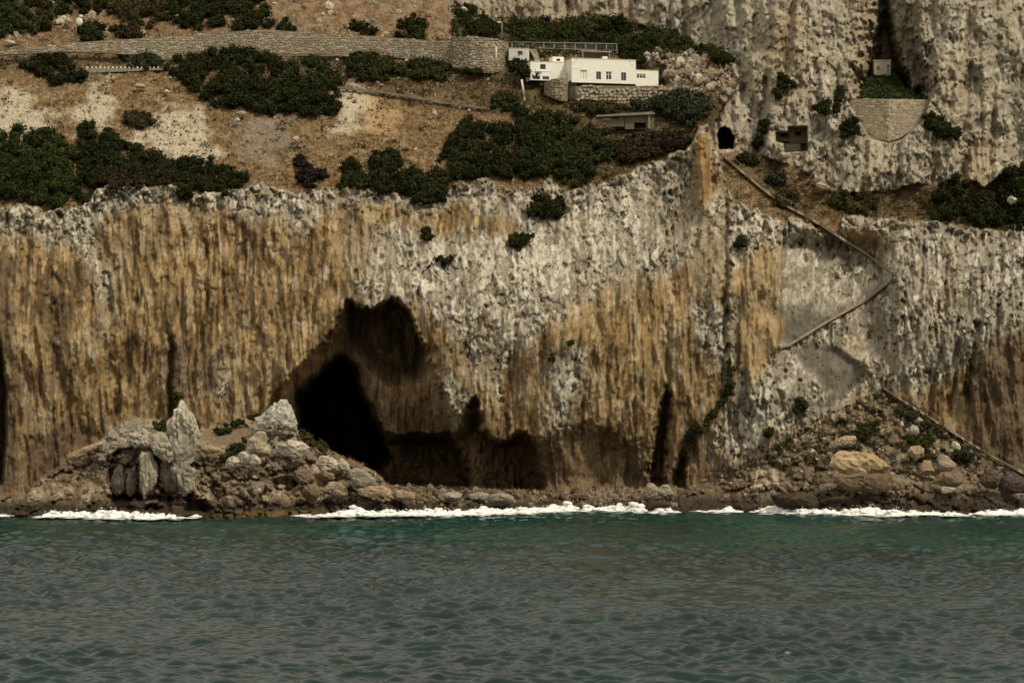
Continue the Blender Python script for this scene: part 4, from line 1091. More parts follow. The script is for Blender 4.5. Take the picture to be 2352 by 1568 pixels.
def inside(poly, x, y):
    return float(sdf(poly, np.array([x], F), np.array([y], F))[0])

def bush(name, poly, label, kind='dark', cat="bush", group=None, r=1.15, seed=0, leaf=0.30, dens=1.35, depth_off=0.5, hillf=True, per=46):
    rng = np.random.default_rng(seed + 900)
    p = np.array(poly, F); pc = p.mean(0); p = pc + (p - pc) * (1 + 5.0 / (0.5 * (np.ptp(p, axis=0).mean()) + 5)); poly = p.tolist(); x0, y0 = p.min(0); x1, y1 = p.max(0)
    area = 0.5 * abs(np.dot(p[:, 0], np.roll(p[:, 1], -1)) - np.dot(p[:, 1], np.roll(p[:, 0], -1))) * hs_ * hs_
    want = max(int(area / (r * r) * 1.0 * dens), 4)
    cen, rad = [], []
    tries = 0
    while len(cen) < want and tries < want * 60:
        tries += 1
        x, y = rng.uniform(x0, x1), rng.uniform(y0, y1)
        s = inside(poly, x, y) * hs_ - float(perlin(x / 15.0, y / 12.0, seed + 77)) * 0.9
        if s < 0.30: continue
        rr = min(r * rng.uniform(0.7, 1.25), s * 1.0 + 0.30)
        if hillf:
            d = float(hill_f(np.array([[x]]), np.array([[y]]))[0, 0])
            d = min(d, td(x, y, 2) + 0.3)
        else:
            d = td(x, y, 2)
        thick = min(s * 0.55, 2.6)
        cen.append(P(x, y, d - depth_off - thick * 0.8 + rng.uniform(-.5, .3))); rad.append(rr)
    cen = np.array(cen, F); rad = np.array(rad, F)
    V, Fq, Cc = foliage(rng, cen, rad, GREENS[kind], per=per, leaf=leaf)
    base = Vector((float(cen[:, 0].mean()), float(cen[:, 1].mean()), float((cen[:, 2] - rad).min())))
    o = tri_or_quad(name, V - np.array(base, F), Fq, foliage_m, Cc)
    o.location = base
    tag(o, label, cat, group)
    return o

B = bush
B("bush", [(50, 150), (80, 132), (120, 124), (160, 132), (185, 152), (206, 170), (185, 182), (150, 192), (122, 196), (95, 184), (70, 168)], "dark diamond shaped bush left of the culvert bridge", 'dark', seed=1)
B("bush", [(278, 130), (290, 110), (325, 102), (355, 115), (376, 145), (350, 157), (300, 156), (282, 148)], "round mid green bush above the culvert bridge posts", 'blue', seed=2)
B("bush", [(384, 160), (400, 140), (424, 112), (450, 112), (470, 100), (495, 90), (520, 94), (560, 108), (620, 124), (680, 150), (735, 172), (765, 190), (780, 215), (778, 245), (760, 262), (720, 258), (640, 262), (570, 258), (520, 250), (470, 228), (440, 205), (415, 182)],
  "biggest dark green bush, spreading below the road wall left of centre", 'dark', seed=3, r=1.35)
B("bush", [(682, 132), (710, 124), (745, 138), (775, 168), (778, 190), (735, 170), (700, 152)], "mid green bush at the right shoulder of the biggest bush", 'mid', seed=4)
B("bush", [(788, 150), (800, 125), (835, 118), (858, 103), (880, 122), (912, 135), (925, 165), (900, 182), (840, 182), (800, 176)], "bristly mid green bush under the right part of the road wall", 'mid', seed=5)
B("bush", [(940, 160), (950, 128), (985, 116), (1015, 122), (1036, 150), (1032, 178), (1000, 184), (955, 182)], "rounded green bush close left of the rounded bastion", 'mid', seed=6)
B("bush", [(282, 275), (290, 262), (318, 257), (345, 264), (350, 278), (330, 292), (295, 288)], "small olive bush alone between the pale scree patches", 'olive', seed=7, r=0.8, leaf=0.28)
B("bush", [(-60, 320), (0, 310), (35, 290), (60, 292), (80, 305), (100, 292), (118, 296), (140, 318), (165, 330), (180, 350), (186, 385), (178, 420), (170, 450), (150, 466), (125, 484), (90, 470), (50, 458), (0, 458), (-60, 460)],
  "large green bush mass at the left edge on the cliff rim", 'bright', seed=8, r=1.4)
B("bush", [(178, 290), (200, 278), (222, 288), (228, 305), (262, 300), (275, 318), (320, 335), (365, 355), (400, 372), (405, 400), (370, 425), (320, 424), (240, 424), (215, 445), (205, 480), (190, 470), (176, 440), (186, 380), (184, 340)],
  "dark bush with a knobbly crest right of the left edge mass", 'dark', seed=9, r=1.25)
B("bush", [(395, 385), (430, 362), (480, 366), (515, 382), (560, 400), (578, 412), (540, 425), (528, 446), (490, 445), (440, 432), (400, 425)], "low dark bush trailing right along the left cliff rim", 'dark', seed=10)
B("bush", [(405, 440), (415, 425), (440, 428), (436, 450), (415, 455)], "tiny dark bush in a gap of the left cliff rim", 'dark', seed=11, r=0.7)
B("bush", [(675, 372), (690, 355), (705, 368), (722, 390), (742, 388), (745, 410), (725, 418), (708, 432), (692, 415), (678, 395)], "purplish brown bush on the ochre slope above the rim", 'plum', seed=12, r=0.9, leaf=0.3)
B("bush", [(780, 400), (795, 370), (815, 362), (830, 385), (850, 405), (855, 435), (820, 432), (785, 425)], "dark ragged bush left of the centre rim thicket", 'dark', seed=13)
B("bush", [(858, 360), (885, 346), (920, 352), (930, 375), (970, 388), (1010, 385), (1030, 400), (1040, 425), (1025, 455), (985, 465), (950, 450), (915, 442), (870, 440), (855, 410)], "dark thicket crowding the centre of the cliff rim", 'dark', seed=14, r=1.2)
B("bush", [(1012, 350), (1035, 330), (1055, 290), (1080, 272), (1110, 272), (1135, 290), (1160, 282), (1185, 250), (1220, 244), (1250, 252), (1240, 300), (1235, 345), (1230, 400), (1180, 415), (1120, 405), (1075, 415), (1040, 405), (1015, 380)],
  "huge dark bush below the white house, left half of the pair", 'dark', seed=15, r=1.4)
B("bush", [(1240, 250), (1270, 252), (1310, 270), (1360, 285), (1395, 310), (1400, 345), (1390, 385), (1370, 405), (1330, 425), (1310, 428), (1285, 405), (1230, 405), (1232, 340), (1242, 300)], "huge dark bush below the white house, right half of the pair", 'mid', seed=16, r=1.4)
B("bush", [(1214, 470), (1230, 452), (1260, 446), (1290, 458), (1300, 485), (1280, 498), (1240, 496), (1220, 486)], "dark round bush growing out of the grey cliff below the rim", 'dark', seed=17, hillf=False)
B("bush", [(945, 452), (970, 440), (1010, 442), (1030, 455), (1000, 466), (960, 466)], "dark low bush hanging over the rim under the centre thicket", 'dark', seed=18, hillf=False)
B("bush", [(1162, 160), (1178, 140), (1200, 135), (1222, 148), (1232, 170), (1215, 178), (1175, 176)], "dark bush in front of the small whitewashed hut", 'dark', seed=19, depth_off=4.5)
B("bush", [(1446, 245), (1465, 230), (1500, 232), (1530, 218), (1560, 205), (1590, 205), (1620, 225), (1632, 250), (1622, 275), (1590, 286), (1550, 280), (1520, 260), (1480, 252)], "mid green bush at the right foot of the rubble terrace wall", 'blue', seed=20, depth_off=2.2)
B("bush", [(1400, 345), (1440, 315), (1500, 300), (1560, 300), (1590, 315), (1570, 345), (1510, 362), (1450, 370), (1405, 375)], "olive brown scrub bush left of the orange rock spike", 'brown', seed=21, leaf=0.3)
B("bush", [(1310, 235), (1350, 232), (1400, 240), (1440, 252), (1430, 262), (1370, 262), (1325, 252)], "low olive bush directly under the rubble terrace wall", 'olive', seed=22, leaf=0.3, r=0.9)
B("bush", [(1130, 225), (1150, 210), (1180, 215), (1190, 238), (1165, 246), (1135, 240)], "small green bush left of the leaning white post", 'mid', seed=23, r=0.8)
B("bush", [(1060, 160), (1085, 150), (1100, 158), (1090, 166), (1065, 166)], "tiny green bush at the foot of the rounded bastion", 'mid', seed=24, r=0.6, depth_off=3.2)
B("bush", [(205, 395), (260, 375), (330, 380), (395, 395), (380, 425), (310, 428), (240, 428), (205, 440)], "brownish scrub bush at the foot of the knobbly dark bush", 'brown', seed=25, r=0.9, depth_off=1.6)
# above the road
B("tree", [(-60, -40), (0, -30), (135, -30), (140, 20), (132, 50), (120, 72), (70, 74), (20, 80), (-20, 100), (-60, 100)], "broad dark tree crown filling the top left corner", 'mid', "tree", seed=30, r=1.5)
B("tree", [(135, -30), (250, -30), (262, 5), (240, 28), (190, 32), (142, 34)], "dark tree crown second from the left along the top edge", 'dark', "tree", seed=31, r=1.4)
B("tree", [(252, -30), (360, -30), (385, 10), (380, 45), (350, 66), (310, 58), (260, 40), (245, 18)], "olive green tree crown in the top edge row above the road", 'olive', "tree", seed=32, r=1.4)
B("tree", [(368, -30), (500, -30), (520, 20), (510, 66), (460, 68), (410, 62), (382, 40)], "dark tree crown right of the olive one at the top edge", 'dark', "tree", seed=33, r=1.4)
B("tree", [(505, -30), (600, -30), (612, 20), (632, 42), (622, 64), (580, 70), (520, 66)], "dark tree crown just left of the lamp at the wall crest", 'dark', "tree", seed=34, r=1.4)
B("bush", [(178, 72), (192, 54), (222, 50), (250, 62), (252, 84), (225, 92), (190, 92)], "dark round bush behind the leftmost street lamp", 'dark', seed=35)
B("bush", [(640, 62), (650, 46), (672, 48), (684, 62), (676, 72), (645, 72)], "small dark bush right of the lamp at the wall crest", 'dark', seed=36, r=0.8)
B("bush", [(800, 76), (806, 56), (835, 50), (862, 60), (864, 80), (830, 84)], "low dark bush behind the middle of the road wall", 'dark', seed=37)
B("bush", [(912, 80), (916, 52), (940, 36), (968, 42), (982, 66), (978, 90), (945, 96), (918, 92)], "tall dark bush behind the road wall left of the bastion", 'dark', seed=38)
B("bush", [(250, 70), (275, 56), (310, 62), (340, 78), (320, 90), (260, 90)], "brownish scrub bush behind the left part of the road wall", 'brown', seed=39, r=0.9)
B("bush", [(1050, 25), (1075, 10), (1110, 30), (1140, 45), (1152, 70), (1130, 84), (1085, 80), (1060, 55)], "dark scrub bush above the rounded bastion", 'dark', seed=40)
B("bush", [(1168, 60), (1190, 46), (1225, 44), (1255, 60), (1262, 90), (1235, 98), (1180, 96)], "mid green bush behind the left end of the fence", 'mid', seed=41)
B("bush", [(1195, 60), (1220, 42), (1260, 44), (1275, 70), (1260, 85)], "dark bush above the left half of the fence", 'dark', seed=42)
B("bush", [(1262, 88), (1275, 52), (1320, 46), (1355, 60), (1365, 92), (1330, 100), (1280, 98)], "bright green bush behind the middle of the fence", 'bright', seed=43)
B("bush", [(1366, 70), (1385, 38), (1410, 28), (1440, 45), (1452, 66), (1430, 76), (1385, 78)], "dark upright bush against the foot of the top cliff", 'dark', seed=44)
B("bush", [(1360, 98), (1372, 78), (1410, 76), (1422, 92), (1400, 104)], "green bush behind the right end of the fence", 'bright', seed=45)
B("bush", [(1420, 120), (1424, 96), (1450, 90), (1478, 100), (1482, 130), (1465, 144), (1440, 140)], "dark green bush at the right end of the fence", 'dark', seed=46)
B("bush", [(1455, 92), (1480, 68), (1530, 64), (1570, 82), (1600, 100), (1590, 118), (1540, 112), (1490, 110)], "mid green bush mass at the foot of the upper cliff", 'mid', seed=47)
B("bush", [(1598, 118), (1610, 104), (1650, 108), (1680, 128), (1672, 146), (1630, 138)], "dark green bush tucked under the upper cliff corner", 'mid', seed=48)
# upper cliff and terrace
B("bush", [(1780, 205), (1795, 175), (1815, 178), (1824, 198), (1805, 210), (1786, 228), (1770, 235)], "dark bush in a cleft high on the pale upper cliff", 'dark', seed=50, hillf=False, r=0.8)
B("bush", [(1874, 258), (1878, 232), (1900, 238), (1912, 252), (1900, 262)], "dark bush left of the niche on the pale upper cliff", 'dark', seed=51, hillf=False, r=0.8)
B("bush", [(1916, 250), (1920, 205), (1932, 200), (1934, 240), (1926, 256)], "narrow dark bush in a crack beside the niche", 'dark', seed=52, hillf=False, r=0.6)
B("bush", [(1930, 300), (1942, 268), (1962, 265), (1972, 285), (1955, 305), (1935, 312)], "dark bush at the left end of the niche wall", 'dark', seed=53, hillf=False, r=0.9)
B("bush", [(2130, 285), (2135, 260), (2152, 258), (2165, 278), (2190, 290), (2205, 295), (2198, 315), (2165, 312), (2140, 305)], "dark bush at the right end of the niche wall", 'dark', seed=54, hillf=False, r=0.9)
B("bush", [(1736, 320), (1748, 290), (1760, 276), (1764, 300), (1748, 330), (1730, 345), (1712, 348)], "dark creeping bush in the crack right of the tunnel mouth", 'dark', seed=55, hillf=False, r=0.6)
B("bush", [(1692, 366), (1705, 352), (1730, 352), (1738, 368), (1715, 376)], "dark bush just below the tunnel mouth", 'dark', seed=56, r=0.7)
B("bush", [(1762, 410), (1775, 394), (1798, 398), (1800, 418), (1780, 425)], "grey green bush on the slope below the ruined lookout", 'blue', seed=57, r=0.8)
B("bush", [(1785, 452), (1795, 432), (1820, 438), (1828, 460), (1810, 474), (1790, 470)], "dark olive bush beside the upper run of the footpath", 'olive', seed=58, r=0.8)
B("bush", [(1905, 452), (1920, 438), (1960, 448), (2000, 446), (2010, 470), (1985, 488), (1940, 486), (1910, 470)], "low olive bush on the terrace under the pale cliff foot", 'olive', seed=59, r=0.9)
B("bush", [(2150, 450), (2165, 425), (2195, 408), (2220, 420), (2228, 448), (2200, 458), (2165, 462)], "dark bush on the terrace left of the right edge thicket", 'dark', seed=60)
B("bush", [(2140, 490), (2160, 468), (2190, 468), (2205, 488), (2180, 502), (2150, 502)], "dark bush low on the terrace at the cliff rim", 'dark', seed=61)
B("bush", [(2215, 470), (2240, 440), (2270, 445), (2300, 470), (2310, 500), (2290, 520), (2250, 518), (2222, 500)], "dark thicket on the right part of the terrace rim", 'dark', seed=62)
B("bush", [(2290, 440), (2300, 405), (2320, 385), (2380, 380), (2420, 400), (2420, 520), (2330, 520), (2305, 480)], "dark thicket cut by the right edge of the frame", 'dark', seed=63, r=1.3)
# on the sea cliff
B("shrub", [(960, 535), (966, 520), (985, 522), (990, 542), (978, 552)], "dark shrub on the pale brow above the sea cave", 'dark', "shrub", seed=70, hillf=False, r=0.6, leaf=0.26)
B("shrub", [(1170, 545), (1190, 535), (1218, 534), (1222, 548), (1205, 560), (1190, 575), (1178, 560)], "ragged dark shrub in a hollow of the central grey cliff", 'dark', "shrub", seed=71, hillf=False, r=0.6, leaf=0.26)
B("shrub", [(1004, 598), (1015, 590), (1036, 588), (1044, 600), (1020, 606)], "flat dark shrub on a ledge above the sea cave", 'dark', "shrub", seed=72, hillf=False, r=0.5, leaf=0.26)
B("shrub", [(1690, 560), (1698, 540), (1712, 548), (1714, 564), (1700, 572)], "dark shrub near the top of the ochre buttress", 'dark', "shrub", seed=73, hillf=False, r=0.5, leaf=0.26)
B("creeper", [(1580, 985), (1630, 945), (1662, 900), (1672, 850), (1664, 780), (1672, 780), (1684, 850), (1678, 905), (1640, 962), (1590, 1008), (1572, 1005)], "green creeper climbing a diagonal crack left of the talus", 'mid', "creeper", seed=74, hillf=False, r=0.4, leaf=0.24, dens=0.8)
B("shrub", [(1565, 1030), (1575, 1015), (1586, 1022), (1580, 1038)], "small green shrub by the narrow cliff slot", 'mid', "shrub", seed=75, hillf=False, r=0.45, leaf=0.24)
B("shrub", [(1256, 832), (1264, 812), (1272, 808), (1268, 826), (1262, 838)], "tiny green shrub on the pale hanging rib", 'mid', "shrub", seed=76, hillf=False, r=0.4, leaf=0.24)
B("shrub", [(1290, 800), (1308, 786), (1312, 792), (1298, 804)], "tiny green shrub above the pale hanging rib", 'mid', "shrub", seed=77, hillf=False, r=0.35, leaf=0.24)
B("shrub", [(355, 978), (368, 962), (385, 968), (388, 985), (370, 990)], "green shrub left of the rock pinnacle", 'mid', "shrub", seed=78, hillf=False, r=0.5, leaf=0.26, depth_off=1.5)
B("shrub", [(398, 930), (404, 895), (416, 905), (422, 930), (408, 945)], "brownish shrub in the crack above the rock pinnacle", 'olive', "shrub", seed=79, hillf=False, r=0.5, leaf=0.26)
B("shrub", [(500, 985), (540, 968), (590, 952), (592, 962), (545, 980), (510, 992)], "dark green strip of shrub along the back of the sand patch", 'dark', "shrub", seed=80, hillf=False, r=0.5, leaf=0.24)
B("shrub", [(512, 1048), (530, 1025), (556, 1010), (566, 1016), (545, 1040), (520, 1056)], "green shrub beside the tan boulder on the promontory", 'mid', "shrub", seed=81, hillf=False, r=0.5, leaf=0.24, depth_off=1.4)
B("shrub", [(690, 1000), (705, 990), (740, 1018), (760, 1030), (730, 1034), (700, 1016)], "green shrub on the back edge of the promontory by the cave", 'olive', "shrub", seed=82, hillf=False, r=0.5, leaf=0.24, depth_off=1.2)
B("shrub", [(1965, 990), (1985, 975), (2010, 982), (2002, 1002), (1975, 1008)], "green shrub high on the talus cone above the tan boulder", 'mid', "shrub", seed=83, hillf=False, r=0.6, leaf=0.26, depth_off=1.2)
B("shrub", [(2085, 1012), (2110, 1000), (2140, 1005), (2135, 1030), (2128, 1055), (2112, 1058), (2118, 1024), (2092, 1022)], "dark green shrub curling round a tan block on the talus", 'mid', "shrub", seed=84, hillf=False, r=0.55, leaf=0.26, depth_off=1.4)
B("shrub", [(2195, 1040), (2215, 1028), (2245, 1050), (2225, 1062)], "grey green shrub on the right flank of the talus", 'blue', "shrub", seed=85, hillf=False, r=0.55, leaf=0.26, depth_off=1.2)
B("shrub", [(1820, 940), (1832, 918), (1856, 922), (1852, 940), (1832, 948)], "dark green shrub left of the talus apex", 'blue', "shrub", seed=86, hillf=False, r=0.6, leaf=0.26)
B("shrub", [(1757, 1000), (1762, 982), (1778, 985), (1774, 1004)], "small dark shrub at the foot of the pale rib left of the talus", 'dark', "shrub", seed=87, hillf=False, r=0.5, leaf=0.26)
B("shrub", [(2060, 945), (2080, 930), (2130, 958), (2170, 985), (2160, 992), (2110, 968)], "olive strip of shrub under the talus footpath", 'olive', "shrub", seed=88, hillf=False, r=0.5, leaf=0.24, depth_off=1.2)

# countless small tufts rooted in the pits of the grey limestone and on the slope
def tufts(name, n, mask, size, tint, label, seed, yr=(60, 1090), xr=(-60, 2420), per=14):
    rng = np.random.default_rng(seed)
    cen, rad = [], []
    tries = 0
    while len(cen) < n and tries < n * 40:
        tries += 1
        x, y = rng.uniform(*xr), rng.uniform(*yr)
        j = min(np.searchsorted(xs_, x), len(xs_) - 1); i = min(np.searchsorted(ys_, y), len(ys_) - 1)
        if rng.uniform() > mask[i, j]: continue
        r = size * rng.uniform(0.5, 1.5)
        cen.append(P(x, y, float(DEP[i, j]) - r * 0.25)); rad.append(r)
    V, Fq, Cc = foliage(rng, np.array(cen, F), np.array(rad, F), tint, per=per / size / size * 0.5, leaf=size * 0.5, core=False)
    o = tri_or_quad(name, V, Fq, foliage_m, Cc)
    tag(o, label, None, None, "stuff")
cl_n = sst(-0.2, 0.5, fbm(X / 80, Y / 70, 301, 3))
tufts("cliff_scrub", 900, np.clip(m_grey * m_cliff + 0.5 * m_up, 0, 1) * (1 - np.clip(m_low, 0, 1)) * cl_n * (1 - 0.7 * smooth_m), 0.34, GREENS['dark'], "tiny dark tufts scattered over the grey limestone", 5)
tufts("slope_scrub", 3200, (1 - m_cliff) * (1 - m_up) * (1 - m_low) * sst(0.0, 0.45, fbm(X / 45, Y / 22, 92, 4) + 0.5 * m_olv) , 0.42, (.034, .030, .012), "low olive scrub patches on the hillside", 6)
tufts("dry_grass", 3000, (1 - m_cliff) * (1 - m_up) * (1 - m_low) * (1 - 0.8 * m_sc), 0.26, (.125, .080, .034), "dry ochre grass tussocks on the hillside", 7, per=9)
tufts("top_scrub", 1900, (1 - m_up) * (Y < 135) * (X > 1040) * (X < 1690) * 1.0, 0.55, (.025, .031, .010), "green scrub cover between the fence and the top cliff", 8, yr=(-20, 130), xr=(1040, 1690))
tufts("niche_grass", 500, LAWNM * m_up, 0.4, (.022, .032, .011), "dark grass on the floor of the cliff niche", 9, yr=(160, 228), xr=(1965, 2135))
tufts("talus_scrub", 750, m_ta * sst(1105, 1060, Y) * sst(-0.1, 0.3, fbm(X / 30, Y / 26, 310, 3)), 0.42, (.026, .030, .012), "green scrub between the blocks of the talus cone", 10, yr=(900, 1110), xr=(1650, 2400))

# ------------------------------------------------------------------ boulders
def chop(v, rng, n, lo=0.62, hi=0.95):
    for _ in range(n):
        d = rng.normal(size=3); d /= np.linalg.norm(d)
        s = v @ d
        o = s.max() * rng.uniform(lo, hi)
        v = v - np.clip(s - o, 0, None)[:, None] * d * 0.92
    return v
def n3(v, s, seed):
    return (perlin(v[:, 0] * s + 3.1, v[:, 2] * s + v[:, 1] * s * 0.7, seed) + perlin(v[:, 1] * s - 5.2, v[:, 2] * s + v[:, 0] * s * 0.6, seed + 1)) * 0.5

def rock_cols(v, base, seed, streak=False, big=1.0):
    b = np.tile(np.array(base, F), (len(v), 1))
    a = n3(v, 0.9 / big, seed)[:, None]; c = n3(v, 3.0, seed + 5)[:, None]
    b = b * (1 + 0.5 * a + 0.35 * c)
    if streak:
        s = perlin(v[:, 0] * 3.2, v[:, 2] * 0.35 + v[:, 1], seed + 9)[:, None]
        b = b * (1 + 0.55 * s)
    return np.clip(b, 0.02, 0.75)

def boulder(poly, label, base=(.28, .24, .17), seed=0, off=0.0, thick=0.6, streak=False, rough=0.16, name="boulder", cat="boulder", sub=4, lean=0.0, dfix=None, group=None, chops=11):
    rng = np.random.default_rng(seed + 4000)
    p = np.array(poly, F)
    cx_, cy_ = p.mean(0)
    d = dfix or min(td(float(cx_), float(p[:, 1].max()) - 2, 2), td(float(cx_), float(cy_), 2)) - off
    m = d / D0 / S
    q = np.stack([(p[:, 0] - cx_) * m, -(p[:, 1] - cy_) * m], -1)
    v, f = ICO4 if sub == 4 else ICO3
    v = v.copy()
    v = chop(v, rng, 9, 0.72, 0.96)
    th = np.arctan2(v[:, 2], v[:, 0])
    # outline radius by direction
    tt = np.linspace(-math.pi, math.pi, 181); rr = np.zeros(181)
    for i, t in enumerate(tt):
        c, s = math.cos(t), math.sin(t); best = 0.05
        for k in range(len(q)):
            a, b = q[k], q[(k + 1) % len(q)]
            e = b - a; den = c * e[1] - s * e[0]
            if abs(den) < 1e-9: continue
            u = (a[0] * e[1] - a[1] * e[0]) / den; w = (a[0] * s - a[1] * c) / den
            if u > 0 and -0.001 <= w <= 1.001: best = max(best, u)
        rr[i] = best
    R = np.interp(th, tt, rr)
    rho = np.hypot(v[:, 0], v[:, 2])
    mean = rr.mean()
    v = np.stack([np.cos(th) * R * rho, v[:, 1] * mean * thick * 1.3 + lean * np.sin(th) * R * rho, np.sin(th) * R * rho], -1)
    nn = v / (np.linalg.norm(v, axis=1, keepdims=True) + 1e-6)
    sc = mean * rough
    v = chop(v, rng, chops, 0.74, 0.96)
    h = n3(v, 1.1 / mean, seed) * 1.0 - np.abs(n3(v, 2.6 / mean, seed + 3)) * 1.6 + 0.3 - np.abs(n3(v, 6.0 / mean, seed + 6)) * 0.9 + n3(v, 13.0 / mean, seed + 8) * 0.3
    if streak:
        h = h + perlin(v[:, 0] * 2.6 + n3(v, .5, seed), v[:, 2] * 0.22, seed + 7) * 1.3
    v = v + nn * (h * sc)[:, None]
    cols = rock_cols(v, base, seed, streak, max(mean, 0.5))
    lo, hi = v.min(0), v.max(0)                                      # the worn outline still spans its full size
    ql, qh = q.min(0), q.max(0)
    v[:, 0] = ql[0] + (v[:, 0] - lo[0]) / (hi[0] - lo[0]) * (qh[0] - ql[0])
    v[:, 2] = ql[1] + (v[:, 2] - lo[2]) / (hi[2] - lo[2]) * (qh[1] - ql[1])
    o = mesh_np(name, v, f, rub_mat, None, False, cols)
    o.location = Pv(float(cx_), float(cy_), d)
    tag(o, label, cat, group)
    return o

PALE, TAN, GREYB, BRN, DRK = (.36, .32, .235), (.29, .215, .125), (.24, .21, .155), (.16, .115, .07), (.05, .037, .024)
K = boulder
K([(383, 990), (390, 965), (401, 942), (409, 926), (415, 917), (421, 926), (430, 944), (440, 950), (452, 972), (462, 1000), (458, 1032), (446, 1056), (425, 1070), (405, 1058), (390, 1030)], "tall pale rock pinnacle standing on the promontory", PALE, 1, 3.5, 0.6, True, 0.11, chops=3)
K([(586, 975), (592, 950), (606, 938), (628, 932), (636, 920), (650, 916), (668, 922), (680, 942), (684, 968), (682, 990), (660, 994), (625, 986), (598, 984)], "big white ridged boulder by the mouth of the sea cave", (.370, .340, .274), 2, 2.5, 0.6, True, 0.13)
K([(566, 1030), (574, 1002), (592, 989), (608, 990), (616, 1010), (623, 1040), (610, 1050), (585, 1044)], "squat tan boulder below the white ridged boulder", (.311, .259, .178), 3, 2.2, 0.7)
K([(632, 1040), (645, 1018), (668, 1008), (695, 1015), (713, 1030), (705, 1048), (680, 1056), (650, 1052)], "broad pale boulder right of the squat tan boulder", PALE, 4, 2.2, 0.7)
K([(460, 1030), (474, 1022), (500, 1026), (508, 1033), (495, 1042), (470, 1042)], "flat tan slab lying in front of the sand patch", TAN, 5, 2.0, 0.8)
K([(518, 1068), (526, 1052), (540, 1047), (552, 1060), (546, 1074), (528, 1076)], "pale boulder, leftmost of three in a row under the tan boulder", PALE, 6, 2.0, 0.7, sub=3)
K([(547, 1056), (552, 1040), (566, 1036), (574, 1048), (568, 1064), (554, 1066)], "pale boulder, middle of three in a row under the tan boulder", (.370, .340, .266), 7, 2.2, 0.7, sub=3)
K([(572, 1064), (578, 1046), (590, 1044), (600, 1056), (596, 1068), (580, 1072)], "pale boulder, rightmost of three in a row under the tan boulder", PALE, 8, 2.2, 0.7, sub=3)
K([(800, 1084), (815, 1072), (832, 1072), (850, 1090), (868, 1112), (866, 1128), (840, 1132), (818, 1118), (806, 1102)], "large sloping grey slab at the right end of the promontory", GREYB, 9, 2.0, 0.8)
K([(820, 1124), (850, 1114), (880, 1114), (900, 1128), (896, 1140), (860, 1142), (832, 1138)], "pale low slab below the large sloping slab", TAN, 10, 2.5, 0.8)
K([(724, 1062), (738, 1046), (760, 1048), (780, 1062), (790, 1082), (770, 1092), (740, 1084)], "pale block on the crest left of the large sloping slab", PALE, 11, 1.5, 0.7)
K([(772, 1062), (784, 1050), (800, 1066), (804, 1084), (788, 1086)], "pointed pale block next to the large sloping slab", (.326, .289, .215), 12, 1.5, 0.7, sub=3)
K([(735, 1092), (748, 1080), (766, 1084), (770, 1100), (750, 1106)], "grey brown rounded boulder in the promontory front", BRN, 13, 1.5, 0.8, sub=3)
K([(738, 1124), (752, 1108), (780, 1104), (792, 1118), (800, 1136), (770, 1142), (745, 1138)], "flat brown block low on the promontory front", (.222, .174, .115), 14, 1.8, 0.8)
K([(672, 1090), (690, 1074), (712, 1078), (724, 1098), (715, 1116), (690, 1112)], "brown boulder in the middle of the promontory front", BRN, 15, 1.5, 0.8)
K([(694, 1128), (708, 1110), (728, 1116), (738, 1140), (720, 1154), (700, 1150)], "dark brown boulder low under the brown one", (.126, .089, .056), 16, 1.5, 0.8)
K([(318, 1060), (330, 1036), (346, 1036), (358, 1062), (363, 1090), (352, 1122), (342, 1147), (332, 1128), (322, 1098)], "long pale slab hanging under the arched ledge", (.281, .244, .174), 17, 2.0, 0.5, True, 0.10)
K([(254, 1110), (262, 1078), (278, 1066), (290, 1090), (290, 1122), (278, 1138), (262, 1136)], "grey slab at the left under the arched ledge", (.13, .115, .085), 18, 1.5, 0.5, True, 0.10)
K([(366, 1070), (380, 1046), (404, 1050), (418, 1078), (414, 1112), (398, 1132), (378, 1124), (368, 1100)], "brown slab at the right under the arched ledge", (.200, .155, .104), 19, 1.5, 0.5, True, 0.12)
K([(288, 1100), (300, 1076), (312, 1080), (316, 1112), (306, 1140), (294, 1132)], "narrow dark slab between the two hanging slabs", (.133, .111, .081), 20, 1.2, 0.5, True, 0.12, sub=3)
K([(246, 1044), (256, 1022), (282, 1006), (300, 1010), (304, 1024), (280, 1028), (260, 1040)], "left craggy block of the ledge arching left of the pinnacle", (.25, .215, .155), 21, 2.5, 0.7, False, 0.24)
K([(290, 1016), (304, 992), (334, 982), (350, 996), (352, 1026), (330, 1030), (306, 1028)], "highest pale block of the ledge arching left of the pinnacle", (.33, .295, .22), 24, 2.2, 0.7, False, 0.24)
K([(344, 1010), (356, 990), (384, 994), (400, 1016), (402, 1048), (386, 1062), (370, 1046), (350, 1036)], "ragged right block of the arching ledge, touching the pinnacle", (.29, .255, .185), 26, 2.6, 0.7, False, 0.26)
K([(392, 1060), (410, 1050), (440, 1062), (452, 1085), (440, 1118), (424, 1140), (414, 1110), (400, 1090)], "ragged pale rib under the rock pinnacle", (.281, .252, .192), 22, 2.6, 0.6, True, 0.2)
K([(68, 1142), (76, 1130), (94, 1132), (96, 1146), (80, 1154)], "rounded pale boulder alone at the left shore", (.281, .244, .178), 23, 2.0, 0.9, sub=3)
K([(146, 1128), (156, 1114), (172, 1124), (168, 1138), (152, 1140)], "pale brown boulder on the left shore slope", (.266, .207, .133), 24, 1.5, 0.9, sub=3)
K([(150, 1050), (180, 1034), (228, 1014), (240, 1018), (215, 1036), (175, 1058)], "long tan ledge sloping down at the left cliff foot", TAN, 25, 1.5, 0.7, False, 0.2)
